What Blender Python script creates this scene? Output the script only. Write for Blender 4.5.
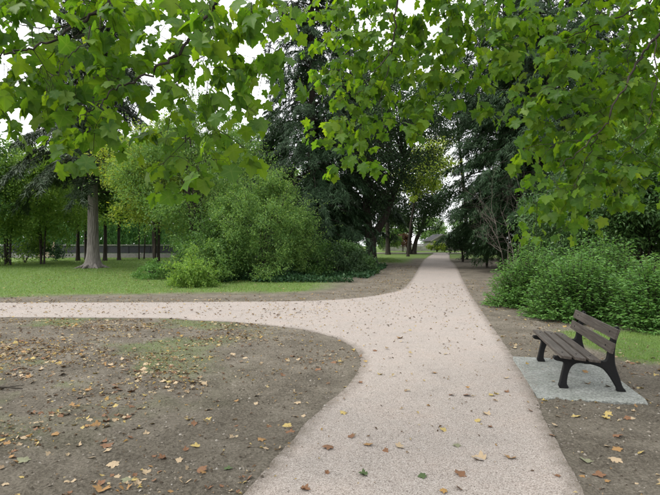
import bpy, math, time
import numpy as np
from mathutils import Vector
T0 = time.time()
R = math.radians
scene = bpy.context.scene
for o in list(bpy.data.objects): bpy.data.objects.remove(o)
C = scene.collection
rng = np.random.default_rng(7)

# ------------------------------------------------------------------ camera
F, HOR, CX, CAMZ = 496.0, 246.0, 330.0, 1.75
cam = bpy.data.cameras.new('camera'); camo = bpy.data.objects.new('camera', cam); C.objects.link(camo)
cam.sensor_width = 36.0; cam.lens = 36.0 * F / 660.0; cam.clip_end = 3000; cam.clip_start = 0.05
camo.location = (0, 0, CAMZ); camo.rotation_euler = (R(89.83), 0, 0)
scene.camera = camo

# ------------------------------------------------------------------ overcast sky, soft sun, exposure
w = bpy.data.worlds.new('World'); scene.world = w; w.use_nodes = True
nt = w.node_tree; nt.nodes.clear()
sky = nt.nodes.new('ShaderNodeTexSky'); sky.sky_type = 'NISHITA'; sky.sun_disc = False
SUN_EL, SUN_AZ = R(50), R(-105)
sky.sun_elevation = SUN_EL; sky.sun_rotation = SUN_AZ; sky.dust_density = 4.0; sky.air_density = 1.0
hsv = nt.nodes.new('ShaderNodeHueSaturation'); hsv.inputs['Saturation'].default_value = 0.35
mixw = nt.nodes.new('ShaderNodeMix'); mixw.data_type = 'RGBA'; mixw.inputs[0].default_value = 0.82
mixw.inputs[7].default_value = (9.3, 9.45, 9.6, 1)      # even cloud layer
bg = nt.nodes.new('ShaderNodeBackground'); bg.inputs[1].default_value = 0.10
outw = nt.nodes.new('ShaderNodeOutputWorld')
nt.links.new(sky.outputs[0], hsv.inputs['Color']); nt.links.new(hsv.outputs[0], mixw.inputs[6])
nt.links.new(mixw.outputs[2], bg.inputs[0]); nt.links.new(bg.outputs[0], outw.inputs[0])
sun = bpy.data.lights.new('sun', 'SUN'); sun.energy = 1.5; sun.angle = R(35); sun.color = (1, .97, .92)
suno = bpy.data.objects.new('sun', sun); C.objects.link(suno)
sd = Vector((math.sin(SUN_AZ) * math.cos(SUN_EL), math.cos(SUN_AZ) * math.cos(SUN_EL), math.sin(SUN_EL)))
suno.rotation_euler = sd.to_track_quat('Z', 'Y').to_euler(); suno.location = (0, 0, 30)
scene.view_settings.view_transform = 'Standard'; scene.view_settings.look = 'None'
scene.view_settings.gamma = 1.0; scene.view_settings.use_curve_mapping = False
scene.view_settings.exposure = 1.22
scene.render.engine = 'CYCLES'
cy = scene.cycles
cy.use_denoising = True; cy.max_bounces = 7; cy.diffuse_bounces = 4; cy.glossy_bounces = 2
cy.transmission_bounces = 4; cy.use_adaptive_sampling = True; cy.adaptive_threshold = 0.02
try: cy.denoiser = 'OPENIMAGEDENOISE'; cy.denoising_prefilter = 'ACCURATE'
except Exception: pass

# ------------------------------------------------------------------ helpers
def P(px, py, Y):
    return np.array([(px - CX) / F * Y, Y, CAMZ - (py - HOR) / F * Y])
def hash2(ix, iy, s):
    h = (ix.astype(np.int64) * 374761393 + iy.astype(np.int64) * 668265263 + s * 974634777) & 0x7fffffff
    h = ((h ^ (h >> 13)) * 1274126177) & 0x7fffffff
    return ((h ^ (h >> 16)) & 0xffff) / 65535.0
def noise2(x, y, s=0):
    x = np.asarray(x, float); y = np.asarray(y, float)
    ix = np.floor(x); iy = np.floor(y); fx = x - ix; fy = y - iy
    fx = fx * fx * (3 - 2 * fx); fy = fy * fy * (3 - 2 * fy)
    a = hash2(ix, iy, s); b = hash2(ix + 1, iy, s); c = hash2(ix, iy + 1, s); d = hash2(ix + 1, iy + 1, s)
    return (a * (1 - fx) + b * fx) * (1 - fy) + (c * (1 - fx) + d * fx) * fy
def fbm(x, y, s=0, o=4):
    v = 0; a = .5; t = 0
    for i in range(o):
        v = v + a * noise2(x * 2 ** i, y * 2 ** i, s + i * 17); t += a; a *= .55
    return v / t
def gz(Y):
    """height of the ground: level near the camera, rising gently beyond the fork"""
    Y = np.asarray(Y, float)
    u = np.clip(Y - 16.5, 0, None)
    z = .021 * (np.sqrt(u * u + 4) - 2)
    return np.minimum(z, 1.25) 
def unit(v):
    return v / np.maximum(np.linalg.norm(v, axis=-1, keepdims=True), 1e-9)
def mk(name, V, FS, mat, parent=None, smooth=False, attrs=None):
    """one mesh object; FS is a list of (n,k) index arrays"""
    V = np.asarray(V, np.float32)
    if not isinstance(FS, list): FS = [FS]
    me = bpy.data.meshes.new(name)
    me.vertices.add(len(V)); me.vertices.foreach_set('co', V.ravel())
    idx = np.concatenate([np.asarray(f).ravel() for f in FS]).astype(np.int32)
    cnt = np.concatenate([np.full(len(f), np.asarray(f).shape[1]) for f in FS])
    st = np.concatenate([[0], np.cumsum(cnt)[:-1]]).astype(np.int32)
    me.loops.add(len(idx)); me.polygons.add(len(cnt))
    me.loops.foreach_set('vertex_index', idx); me.polygons.foreach_set('loop_start', st)
    me.update(calc_edges=True)
    me.polygons.foreach_set('use_smooth', np.full(len(cnt), bool(smooth)))
    if attrs:
        for k, a in attrs.items():
            at = me.attributes.new(k, 'FLOAT', 'POINT'); at.data.foreach_set('value', np.asarray(a, np.float32))
    me.materials.append(mat)
    o = bpy.data.objects.new(name, me); C.objects.link(o)
    if parent: o.parent = parent
    return o
def link_copy(src, name=None, parent=None):
    o = src.copy(); C.objects.link(o); o.parent = parent
    return o
def empty(name, loc=(0, 0, 0), rz=0):
    o = bpy.data.objects.new(name, None); C.objects.link(o); o.location = loc; o.rotation_euler = (0, 0, rz)
    o.empty_display_size = .2
    return o
def tag(o, label=None, cat=None, group=None, kind=None):
    if label: o['label'] = label
    if cat: o['category'] = cat
    if group: o['group'] = group
    if kind: o['kind'] = kind
    return o
class Mesh:
    def __init__(s): s.V = []; s.F = {}; s.n = 0
    def add(s, V, F):
        F = np.asarray(F); s.V.append(np.asarray(V, float)); s.F.setdefault(F.shape[1], []).append(F + s.n); s.n += len(V)
    def tube(s, pts, rad, sides=6, cap=True):
        pts = np.asarray(pts, float); n = len(pts)
        rad = np.broadcast_to(np.asarray(rad, float), (n,))
        t = unit(np.gradient(pts, axis=0))
        ref = np.array([.31, .17, .93]) if abs(t[0] @ np.array([.31, .17, .93])) < .9 else np.array([1., 0, 0])
        a = unit(np.cross(t, ref)); b = np.cross(t, a)
        th = np.linspace(0, 2 * np.pi, sides, endpoint=False)
        V = pts[:, None] + rad[:, None, None] * (np.cos(th)[None, :, None] * a[:, None] + np.sin(th)[None, :, None] * b[:, None])
        i = np.arange(n - 1)[:, None] * sides; j = np.arange(sides)[None]; j2 = (j + 1) % sides
        Fq = np.stack([i + j, i + j2, i + sides + j2, i + sides + j], -1).reshape(-1, 4)
        s.add(V.reshape(-1, 3), Fq)
    def box(s, c, size, ax=None, taper=None):
        c = np.asarray(c, float); h = np.asarray(size, float) / 2
        v = np.array([[x, y, z] for x in (-1, 1) for y in (-1, 1) for z in (-1, 1)]) * h
        if ax is not None: v = v @ np.asarray(ax)
        s.add(v + c, np.array([[0, 1, 3, 2], [4, 6, 7, 5], [0, 4, 5, 1], [2, 3, 7, 6], [0, 2, 6, 4], [1, 5, 7, 3]]))
    def build(s, name, mat, parent=None, smooth=False):
        return mk(name, np.concatenate(s.V), [np.concatenate(f) for f in s.F.values()], mat, parent, smooth)
def scatter(tv, tf, pos, fwd, up, scale):
    """many copies of one leaf template (x side, y along, z normal) as one array"""
    fwd = unit(fwd); side = unit(np.cross(fwd, up)); nrm = np.cross(side, fwd)
    sc = np.asarray(scale)
    if sc.ndim == 1: sc = sc[:, None].repeat(3, 1)
    V = pos[:, None] + tv[None, :, 0:1] * (side * sc[:, :1])[:, None] + tv[None, :, 1:2] * (fwd * sc[:, 1:2])[:, None] + tv[None, :, 2:3] * (nrm * sc[:, 2:3])[:, None]
    n, k = len(pos), len(tv)
    Fc = (np.asarray(tf)[None] + (np.arange(n) * k)[:, None, None]).reshape(-1, np.asarray(tf).shape[1])
    return V.reshape(-1, 3), Fc
def catmull(pts, k=12):
    p = np.asarray(pts, float); p = np.vstack([2 * p[0] - p[1], p, 2 * p[-1] - p[-2]])
    out = []
    for i in range(1, len(p) - 2):
        t = np.linspace(0, 1, k, endpoint=False)[:, None]
        a, b, c, d = p[i - 1], p[i], p[i + 1], p[i + 2]
        out.append(.5 * (2 * b + (c - a) * t + (2 * a - 5 * b + 4 * c - d) * t ** 2 + (3 * b - a - 3 * c + d) * t ** 3))
    return np.vstack(out + [p[-2:-1]])
def rdir(n, r=None):
    v = (r or rng).normal(size=(n, 3)); return unit(v)

# ------------------------------------------------------------------ materials
def newmat(name):
    m = bpy.data.materials.new(name); m.use_nodes = True
    t = m.node_tree; b = t.nodes['Principled BSDF']
    return m, t, b
def ramp(t, cols):
    r = t.nodes.new('ShaderNodeValToRGB'); e = r.color_ramp.elements
    while len(e) < len(cols): e.new(.5)
    for i, (p, c) in enumerate(cols): e[i].position = p; e[i].color = (*c, 1)
    return r
def noise_n(t, scale, detail=4, rough=.6, coord='Object', vec=None):
    n = t.nodes.new('ShaderNodeTexNoise'); n.inputs['Scale'].default_value = scale
    n.inputs['Detail'].default_value = detail; n.inputs['Roughness'].default_value = rough
    if vec is None:
        tc = t.nodes.new('ShaderNodeTexCoord'); vec = tc.outputs[coord]
    t.links.new(vec, n.inputs['Vector'])
    return n
def leafmat(name, cols, trans=.35, tcol=None, rough=.5, spec=.25, objrand=False, clump=.35, cscale=.5, gain=1.):
    """leaf: per-leaf hue, clump-scale hue drift, light passing through"""
    m, t, b = newmat(name)
    L = t.links
    g = t.nodes.new('ShaderNodeNewGeometry')
    val = g.outputs['Random Per Island']
    if objrand:
        oi = t.nodes.new('ShaderNodeObjectInfo')
        ad = t.nodes.new('ShaderNodeMath'); ad.operation = 'ADD'; L.new(val, ad.inputs[0]); L.new(oi.outputs['Random'], ad.inputs[1])
        fr = t.nodes.new('ShaderNodeMath'); fr.operation = 'FRACT'; L.new(ad.outputs[0], fr.inputs[0]); val = fr.outputs[0]
    n = noise_n(t, cscale, 2, .5, vec=g.outputs['Position'])
    mx = t.nodes.new('ShaderNodeMix'); mx.inputs[0].default_value = clump
    L.new(val, mx.inputs[2]); L.new(n.outputs[0], mx.inputs[3])
    r = ramp(t, [(p_, tuple(gain * v_ for v_ in c_)) for p_, c_ in cols]); L.new(mx.outputs[0], r.inputs[0])
    L.new(r.outputs[0], b.inputs['Base Color'])
    b.inputs['Roughness'].default_value = rough; b.inputs['Specular IOR Level'].default_value = spec
    tr = t.nodes.new('ShaderNodeBsdfTranslucent')
    hs = t.nodes.new('ShaderNodeHueSaturation'); hs.inputs['Saturation'].default_value = 1.15; hs.inputs['Value'].default_value = 1.35
    hs.inputs['Hue'].default_value = .485
    L.new(r.outputs[0], hs.inputs['Color']); L.new(hs.outputs[0], tr.inputs[0])
    ms = t.nodes.new('ShaderNodeMixShader'); ms.inputs[0].default_value = trans
    L.new(b.outputs[0], ms.inputs[1]); L.new(tr.outputs[0], ms.inputs[2])
    L.new(ms.outputs[0], t.nodes['Material Output'].inputs[0])
    return m
def barkmat(name, c1, c2, scale=6, bump=.6, stretch=(1, 1, .25)):
    m, t, b = newmat(name); L = t.links
    tc = t.nodes.new('ShaderNodeTexCoord'); mp = t.nodes.new('ShaderNodeMapping'); mp.inputs['Scale'].default_value = stretch
    L.new(tc.outputs['Object'], mp.inputs[0])
    n = noise_n(t, scale, 8, .7, vec=mp.outputs[0])
    v = t.nodes.new('ShaderNodeTexVoronoi'); v.inputs['Scale'].default_value = scale * 2.2; L.new(mp.outputs[0], v.inputs['Vector'])
    r = ramp(t, [(.3, c1), (.7, c2)]); L.new(n.outputs[0], r.inputs[0]); L.new(r.outputs[0], b.inputs['Base Color'])
    b.inputs['Roughness'].default_value = .95; b.inputs['Specular IOR Level'].default_value = .15
    ad = t.nodes.new('ShaderNodeMath'); ad.operation = 'ADD'; L.new(n.outputs[0], ad.inputs[0]); L.new(v.outputs[0], ad.inputs[1])
    bp = t.nodes.new('ShaderNodeBump'); bp.inputs['Strength'].default_value = bump; bp.inputs['Distance'].default_value = .06
    L.new(ad.outputs[0], bp.inputs['Height']); L.new(bp.outputs[0], b.inputs['Normal'])
    return m
def plain(name, c1, c2, scale=20, rough=.8, bump=.2, dist=.01, spec=.3, metal=0):
    m, t, b = newmat(name); L = t.links
    n = noise_n(t, scale, 6, .65)
    r = ramp(t, [(.3, c1), (.7, c2)]); L.new(n.outputs[0], r.inputs[0]); L.new(r.outputs[0], b.inputs['Base Color'])
    b.inputs['Roughness'].default_value = rough; b.inputs['Specular IOR Level'].default_value = spec; b.inputs['Metallic'].default_value = metal
    bp = t.nodes.new('ShaderNodeBump'); bp.inputs['Strength'].default_value = bump; bp.inputs['Distance'].default_value = dist
    L.new(n.outputs[0], bp.inputs['Height']); L.new(bp.outputs[0], b.inputs['Normal'])
    return m

M = {}
M['maple'] = leafmat('maple_leaf', [(0, (.035, .09, .016)), (.4, (.07, .155, .024)), (.75, (.12, .21, .03)), (1, (.22, .28, .05))], .62, gain=1.12, objrand=True, clump=.4, cscale=1.2, rough=.45)
def add_veins(m):
    t = m.node_tree; L = t.links; b = t.nodes['Principled BSDF']
    src = b.inputs['Base Color'].links[0].from_socket
    at = t.nodes.new('ShaderNodeAttribute'); at.attribute_name = 'vein'
    pw = t.nodes.new('ShaderNodeMath'); pw.operation = 'POWER'; pw.inputs[1].default_value = 9; L.new(at.outputs['Fac'], pw.inputs[0])
    sc = t.nodes.new('ShaderNodeMath'); sc.operation = 'MULTIPLY'; sc.inputs[1].default_value = .32; L.new(pw.outputs[0], sc.inputs[0])
    mx = t.nodes.new('ShaderNodeMix'); mx.data_type = 'RGBA'; mx.inputs[7].default_value = (.22, .3, .07, 1)
    L.new(sc.outputs[0], mx.inputs[0]); L.new(src, mx.inputs[6])
    for l in list(src.links):
        if l.to_node != mx: L.new(mx.outputs[2], l.to_socket)
add_veins(M['maple'])
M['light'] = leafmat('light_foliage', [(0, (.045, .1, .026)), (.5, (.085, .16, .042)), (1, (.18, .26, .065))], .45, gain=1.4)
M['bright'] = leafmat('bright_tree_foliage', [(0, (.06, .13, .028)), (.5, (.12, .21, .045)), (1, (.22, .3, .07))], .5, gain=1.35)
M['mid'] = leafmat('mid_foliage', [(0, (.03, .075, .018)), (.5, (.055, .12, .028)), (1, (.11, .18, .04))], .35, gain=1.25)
M['yellowgreen'] = leafmat('yellow_green_foliage', [(0, (.07, .13, .025)), (.5, (.14, .2, .04)), (.8, (.22, .25, .05)), (1, (.34, .25, .06))], .5, gain=1.7)
M['laurel'] = leafmat('laurel_foliage', [(0, (.022, .058, .015)), (.5, (.042, .095, .024)), (1, (.085, .15, .04))], .3, rough=.4, spec=.4, gain=1.2)
M['bush'] = leafmat('bright_bush_foliage', [(0, (.04, .1, .025)), (.5, (.075, .165, .04)), (1, (.14, .24, .07))], .4, rough=.45, gain=1.3)
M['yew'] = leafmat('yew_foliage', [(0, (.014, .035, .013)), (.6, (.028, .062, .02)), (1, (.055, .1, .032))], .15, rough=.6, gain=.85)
M['cypress'] = leafmat('cypress_foliage', [(0, (.012, .034, .012)), (.6, (.025, .06, .021)), (1, (.058, .11, .04))], .15, gain=.8, rough=.6)
M['spruce'] = leafmat('spruce_foliage', [(0, (.012, .027, .011)), (.6, (.026, .047, .018)), (1, (.05, .08, .028))], .12, rough=.6)
M['blue'] = leafmat('blue_conifer_foliage', [(0, (.014, .035, .015)), (.6, (.028, .06, .025)), (1, (.06, .1, .046))], .15, gain=.8, rough=.6)
M['red'] = leafmat('red_foliage', [(0, (.06, .035, .02)), (.5, (.1, .05, .026)), (1, (.14, .09, .035))], .3)
M['hedge'] = leafmat('hedge_foliage', [(0, (.025, .07, .02)), (.5, (.045, .11, .03)), (1, (.08, .16, .045))], .25, gain=1.6)
M['ivy'] = leafmat('ground_cover_leaf', [(0, (.015, .045, .018)), (.6, (.03, .08, .028)), (1, (.06, .12, .04))], .2)
M['grass'] = leafmat('grass_blade', [(0, (.055, .11, .028)), (.5, (.095, .165, .04)), (.85, (.15, .21, .055)), (1, (.28, .27, .12))], .35, gain=1.3, clump=.5, cscale=.8)
M['bark'] = barkmat('dark_bark', (.02, .017, .014), (.055, .047, .038))
M['greybark'] = barkmat('grey_spruce_bark', (.11, .1, .09), (.24, .22, .2), 5, .8)
M['maplebark'] = barkmat('maple_bark', (.018, .015, .012), (.05, .043, .034), 8, .5)
M['deadwood'] = barkmat('dead_twig_bark', (.075, .066, .055), (.16, .142, .12), 8, .3)
LEAFCOL = {'yellow': ((.29, .21, .06), (.38, .3, .12)), 'orange': ((.19, .108, .042), (.28, .16, .06)), 'brown': ((.1, .05, .025), (.2, .1, .05)),
           'tan': ((.26, .19, .115), (.4, .31, .2)), 'green': ((.03, .055, .018), (.07, .1, .035)), 'grey-green': ((.12, .125, .07), (.2, .2, .125))}
for k, (a, b_) in LEAFCOL.items(): M['fallen_' + k] = plain('fallen_leaf_' + k.replace('-', '_'), a, b_, 30, .7, .3, .005)
M['litter'] = leafmat('litter_leaf', [(0, (.06, .038, .023)), (.25, (.14, .088, .05)), (.45, (.25, .187, .115)), (.68, (.34, .28, .18)), (.85, (.33, .25, .08)), (1, (.26, .145, .05))], .12, clump=.0, rough=.75)

# ground: soil, grass, fine clods, by attribute masks of what grows where
m, t, b = newmat('park_ground'); M['ground'] = m; L = t.links
g = t.nodes.new('ShaderNodeNewGeometry')
n1 = noise_n(t, 1.3, 8, .7, vec=g.outputs['Position']); n2 = noise_n(t, 38, 6, .75, vec=g.outputs['Position']); n3 = noise_n(t, 5, 5, .6, vec=g.outputs['Position'])
mxn = t.nodes.new('ShaderNodeMix'); mxn.inputs[0].default_value = .62; L.new(n1.outputs[0], mxn.inputs[2]); L.new(n2.outputs[0], mxn.inputs[3])
soil = ramp(t, [(.34, (.036, .031, .024)), (.46, (.118, .103, .081)), (.56, (.19, .168, .135)), (.7, (.31, .28, .235))]); L.new(mxn.outputs[0], soil.inputs[0])
grs = ramp(t, [(.25, (.06, .1, .028)), (.5, (.11, .165, .045)), (.75, (.19, .225, .075))]); L.new(mxn.outputs[0], grs.inputs[0])
at = t.nodes.new('ShaderNodeAttribute'); at.attribute_name = 'grass'
sm = t.nodes.new('ShaderNodeMath'); sm.operation = 'MULTIPLY_ADD'; sm.inputs[1].default_value = 2.2; sm.inputs[2].default_value = .0; L.new(n3.outputs[0], sm.inputs[0])
ad = t.nodes.new('ShaderNodeMath'); ad.operation = 'MULTIPLY'; ad.use_clamp = True; L.new(sm.outputs[0], ad.inputs[0]); L.new(at.outputs['Fac'], ad.inputs[1])
mg = t.nodes.new('ShaderNodeMix'); mg.data_type = 'RGBA'; L.new(ad.outputs[0], mg.inputs[0]); L.new(soil.outputs[0], mg.inputs[6]); L.new(grs.outputs[0], mg.inputs[7])
L.new(mg.outputs[2], b.inputs['Base Color']); b.inputs['Roughness'].default_value = 1; b.inputs['Specular IOR Level'].default_value = .1
bp = t.nodes.new('ShaderNodeBump'); bp.inputs['Strength'].default_value = 1.0; bp.inputs['Distance'].default_value = .035
L.new(n2.outputs[0], bp.inputs['Height']); L.new(bp.outputs[0], b.inputs['Normal'])

# path: pinkish bound gravel
m, t, b = newmat('pink_gravel'); M['path'] = m; L = t.links
g = t.nodes.new('ShaderNodeNewGeometry')
v = t.nodes.new('ShaderNodeTexVoronoi'); v.inputs['Scale'].default_value = 170; L.new(g.outputs['Position'], v.inputs['Vector'])
hs = ramp(t, [(0, (.085, .068, .058)), (.1, (.2, .17, .152)), (.3, (.275, .245, .222)), (.75, (.338, .304, .278)), (1, (.45, .42, .393))]); 
sep = t.nodes.new('ShaderNodeSeparateColor'); L.new(v.outputs['Color'], sep.inputs[0]); L.new(sep.outputs[0], hs.inputs[0])
n1 = noise_n(t, 1.1, 10, .78, vec=g.outputs['Position']); pr = ramp(t, [(.28, (.76, .75, .74)), (.45, (.95, .94, .93)), (.58, (1, .97, .95)), (.75, (1.0, .9, .84))]); L.new(n1.outputs[0], pr.inputs[0])
mm = t.nodes.new('ShaderNodeMix'); mm.data_type = 'RGBA'; mm.blend_type = 'MULTIPLY'; mm.inputs[0].default_value = 1
L.new(hs.outputs[0], mm.inputs[6]); L.new(pr.outputs[0], mm.inputs[7])
ea = t.nodes.new('ShaderNodeAttribute'); ea.attribute_name = 'edge'
n2 = noise_n(t, 7, 6, .7, vec=g.outputs['Position'])
em = t.nodes.new('ShaderNodeMath'); em.operation = 'MULTIPLY'; L.new(ea.outputs['Fac'], em.inputs[0]); L.new(n2.outputs[0], em.inputs[1])
er = ramp(t, [(.22, (0, 0, 0)), (.62, (.85, .85, .85))]); L.new(em.outputs[0], er.inputs[0])
md = t.nodes.new('ShaderNodeMix'); md.data_type = 'RGBA'; md.inputs[7].default_value = (.1, .083, .063, 1)
L.new(er.outputs[0], md.inputs[0]); L.new(mm.outputs[2], md.inputs[6]); L.new(md.outputs[2], b.inputs['Base Color'])
b.inputs['Roughness'].default_value = .95; b.inputs['Specular IOR Level'].default_value = .15
bp = t.nodes.new('ShaderNodeBump'); bp.inputs['Strength'].default_value = .55; bp.inputs['Distance'].default_value = .008
L.new(v.outputs['Distance'], bp.inputs['Height']); L.new(bp.outputs[0], b.inputs['Normal'])

# grey aggregate slab under the bench
m, t, b = newmat('grey_aggregate'); M['slab'] = m; L = t.links
g = t.nodes.new('ShaderNodeNewGeometry')
v = t.nodes.new('ShaderNodeTexVoronoi'); v.inputs['Scale'].default_value = 55; L.new(g.outputs['Position'], v.inputs['Vector'])
sep = t.nodes.new('ShaderNodeSeparateColor'); L.new(v.outputs['Color'], sep.inputs[0])
hs = ramp(t, [(0, (.13, .135, .125)), (.4, (.2, .208, .195)), (1, (.29, .3, .28))]); L.new(sep.outputs[0], hs.inputs[0])
n1 = noise_n(t, 3, 6, .7, vec=g.outputs['Position']); pr = ramp(t, [(.3, (.7, .72, .68)), (.6, (1, 1, 1))]); L.new(n1.outputs[0], pr.inputs[0])
mm = t.nodes.new('ShaderNodeMix'); mm.data_type = 'RGBA'; mm.blend_type = 'MULTIPLY'; mm.inputs[0].default_value = 1
L.new(hs.outputs[0], mm.inputs[6]); L.new(pr.outputs[0], mm.inputs[7]); L.new(mm.outputs[2], b.inputs['Base Color'])
b.inputs['Roughness'].default_value = .9
bp = t.nodes.new('ShaderNodeBump'); bp.inputs['Strength'].default_value = .8; bp.inputs['Distance'].default_value = .012
L.new(v.outputs['Distance'], bp.inputs['Height']); L.new(bp.outputs[0], b.inputs['Normal'])
M['stone'] = plain('grey_stone', (.2, .19, .18), (.34, .33, .31), 6, .9, .4, .03)
M['castiron'] = plain('black_cast_iron', (.004, .004, .0045), (.009, .009, .01), 60, .55, .25, .003, .22)
def woodmat(name, c1, c2, c3):
    m, t, b = newmat(name); L = t.links
    tc = t.nodes.new('ShaderNodeTexCoord'); mp = t.nodes.new('ShaderNodeMapping'); mp.inputs['Scale'].default_value = (26, 1.2, 26)
    oi = t.nodes.new('ShaderNodeObjectInfo'); va = t.nodes.new('ShaderNodeVectorMath'); va.operation = 'ADD'
    L.new(tc.outputs['Object'], va.inputs[0]); L.new(oi.outputs['Random'], va.inputs[1]); L.new(va.outputs[0], mp.inputs[0])
    n = noise_n(t, 2, 8, .7, vec=mp.outputs[0]); r = ramp(t, [(.3, c1), (.5, c2), (.72, c3)]); L.new(n.outputs[0], r.inputs[0])
    L.new(r.outputs[0], b.inputs['Base Color']); b.inputs['Roughness'].default_value = .6; b.inputs['Specular IOR Level'].default_value = .35
    bp = t.nodes.new('ShaderNodeBump'); bp.inputs['Strength'].default_value = .5; bp.inputs['Distance'].default_value = .004
    L.new(n.outputs[0], bp.inputs['Height']); L.new(bp.outputs[0], b.inputs['Normal'])
    return m
M['wood'] = woodmat('weathered_bench_wood', (.028, .022, .018), (.058, .047, .039), (.12, .105, .092))
M['palewood'] = woodmat('pale_wood', (.25, .19, .12), (.36, .29, .2), (.45, .38, .29))
M['fencedark'] = plain('dark_fence_panel', (.03, .032, .038), (.055, .058, .066), 10, .6, .1)
M['concrete'] = plain('pale_concrete', (.2, .195, .185), (.3, .29, .275), 4, .9, .3, .02)
M['roof'] = plain('dark_roof', (.016, .016, .018), (.035, .035, .037), 8, .9, .2)
M['plaster'] = plain('pale_plaster', (.2, .19, .175), (.28, .27, .25), 3, .9, .1)
M['glass'] = plain('dark_window_glass', (.02, .022, .025), (.03, .032, .036), 3, .1, 0, .001, .5)

# ------------------------------------------------------------------ path outlines and zone masks
le_pts = catmull([(-4.2, -10), (-.60, 3.49), (-.135, 5.15), (.25, 6.29), (.46, 7.48), (.38, 8.59), (-.08, 9.64), (-.92, 10.55), (-3.07, 11.55), (-8, 12.05), (-40, 12.5)], 20)
lb_pts = catmull([(-40, 14.9), (-10, 15.25), (-4, 15.45), (-.1, 15.95), (2.1, 18.2), (3.41, 21.7), (6.35, 35), (8.6, 45), (12.7, 60.5)], 20)
re_pts = catmull([(-1.4, -10), (1.79, 3.49), (2.36, 5.67), (2.88, 7.82), (5.9, 21.7), (8.9, 35), (10.9, 45), (14.6, 60.5)], 20)
def mono(p):
    p = p[np.argsort(p[:, 1])]; return p
le_pts, lb_pts, re_pts = mono(le_pts), mono(lb_pts), mono(re_pts)
def xl(Y):
    Y = np.asarray(Y, float)
    w_ = .035 * (noise2(Y * 3.1, Y * 0 + .5, 3) - .5) + .018 * (noise2(Y * 9, Y * 0 + .5, 4) - .5)
    return np.where(Y < 12.5, np.interp(Y, le_pts[:, 1], le_pts[:, 0]), np.where(Y < 14.9, -40, np.interp(Y, lb_pts[:, 1], lb_pts[:, 0]))) + w_
def xr(Y):
    Y = np.asarray(Y, float)
    return np.interp(Y, re_pts[:, 1], re_pts[:, 0]) + .018 * (noise2(Y * 2.7, Y * 0 + 1.5, 5) - .5) + .012 * (noise2(Y * 11, Y * 0 + .5, 6) - .5)
def cross_in(X, Y):       # far path running across the end of the main one
    c = 60.5 + .03 * (X - 10); return (Y > c - 1.2) & (Y < c + 1.2) & (X > -25) & (X < 40)
def on_path(X, Y, pad=0.):
    return ((X > xl(Y) - pad) & (X < xr(Y) + pad) & (Y < 60.5)) | cross_in(X, Y)
SLAB = np.array([(2.37, 5.66), (3.53, 5.44), (4.03, 7.52), (2.84, 7.78)])
def in_poly(X, Y, poly, pad=0.):
    r = np.ones(np.shape(X), bool)
    for i in range(len(poly)):
        a, b_ = poly[i], poly[(i + 1) % len(poly)]
        d = (b_ - a) / np.linalg.norm(b_ - a)
        r &= ((X - a[0]) * -d[1] + (Y - a[1]) * d[0]) > -pad
    return r
def sst(a, b_, x): 
    u = np.clip((x - a) / (b_ - a), 0, 1); return u * u * (3 - 2 * u)
def grass_amt(X, Y):
    """where grass grows: lawns full, bare strips along the paths, thin patches on the near soil"""
    X = np.asarray(X, float); Y = np.asarray(Y, float)
    nz = fbm(X * .35, Y * .35, 40) - .5
    lawn = sst(17.0, 18.9, Y + 2.5 * nz - 1.3 * sst(-8, -3, X)) * sst(.3, 2.6, (xl(np.maximum(Y, 17)) - 2.6) - X + 2.5 * nz)
    lawn = np.where(Y < 15.5, 0, lawn)
    lawn = np.maximum(lawn, sst(38, 41, Y) * sst(.8, 1.6, xl(np.maximum(Y, 17)) - X))
    right = sst(4.45, 4.9, X + .8 * nz) * sst(7.2, 7.7, Y + .5 * nz) * sst(10.6, 9.8, Y)
    right = np.maximum(right, sst(0, 3, X - xr(Y) - 5.5) * (Y > 10))
    island = np.where((Y < 12.3) & (X < xl(np.minimum(Y, 12.4))), 1, 0)
    patch = np.clip((fbm(X * .8 + 3, Y * .8, 60) - .5) * 2.4 + .16, 0, .42) * sst(-.6, -3.2, X) * sst(4.0, 5.5, Y)
    far = sst(44, 50, Y)
    return np.clip(np.maximum.reduce([lawn, right, island * patch, far]), 0, 1)

# ------------------------------------------------------------------ setting: ground sheet, paths, slab
xs = np.concatenate([-np.geomspace(7.2, 900, 46)[::-1], np.arange(-7, -4.6, .06), np.arange(-4.6, 4.6, .038), np.arange(4.6, 7, .06), np.geomspace(7.1, 900, 46)])
ys = np.concatenate([-np.geomspace(.5, 300, 14)[::-1] + 2, np.arange(2, 3, .08), np.arange(3, 6.5, .03), np.arange(6.5, 13, .06), np.arange(13, 26, .25), np.geomspace(26.2, 1500, 60)])
GX, GY = np.meshgrid(xs, ys)
near = sst(26, 14, GY) * sst(16, 7, np.abs(GX))
def relief_at(X, Y):
    cl_ = np.clip(fbm(X * 1.1, Y * 1.1, 55) * 1.8 - .4, .15, 1)
    return (fbm(X * 5, Y * 5, 9, 5) - .5) * .055 + (noise2(X * 17, Y * 17, 21) ** 2 - .3) * .034 * cl_ + (noise2(X * 34, Y * 34, 22) - .5) * .026 * cl_ + (fbm(X * .7, Y * .7, 31) - .5) * .05
relief = relief_at(GX, GY)
GZ = gz(GY) + relief * near - .004
inp = on_path(GX, GY, -.06) & on_path(GX, GY - .05) & on_path(GX, GY + .05) | in_poly(GX, GY, SLAB, -.05)
edge = (on_path(GX, GY, .1) | on_path(GX, GY - .08) | on_path(GX, GY + .08)) & ~inp
GZ = np.where(edge, gz(GY) + .007 + .35 * np.clip(GZ - gz(GY), -.02, .01), GZ)
GZ = np.where(inp, gz(GY) - .05, GZ)
ny, nx = GX.shape
i = np.arange(ny - 1)[:, None] * nx + np.arange(nx - 1)[None]
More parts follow.
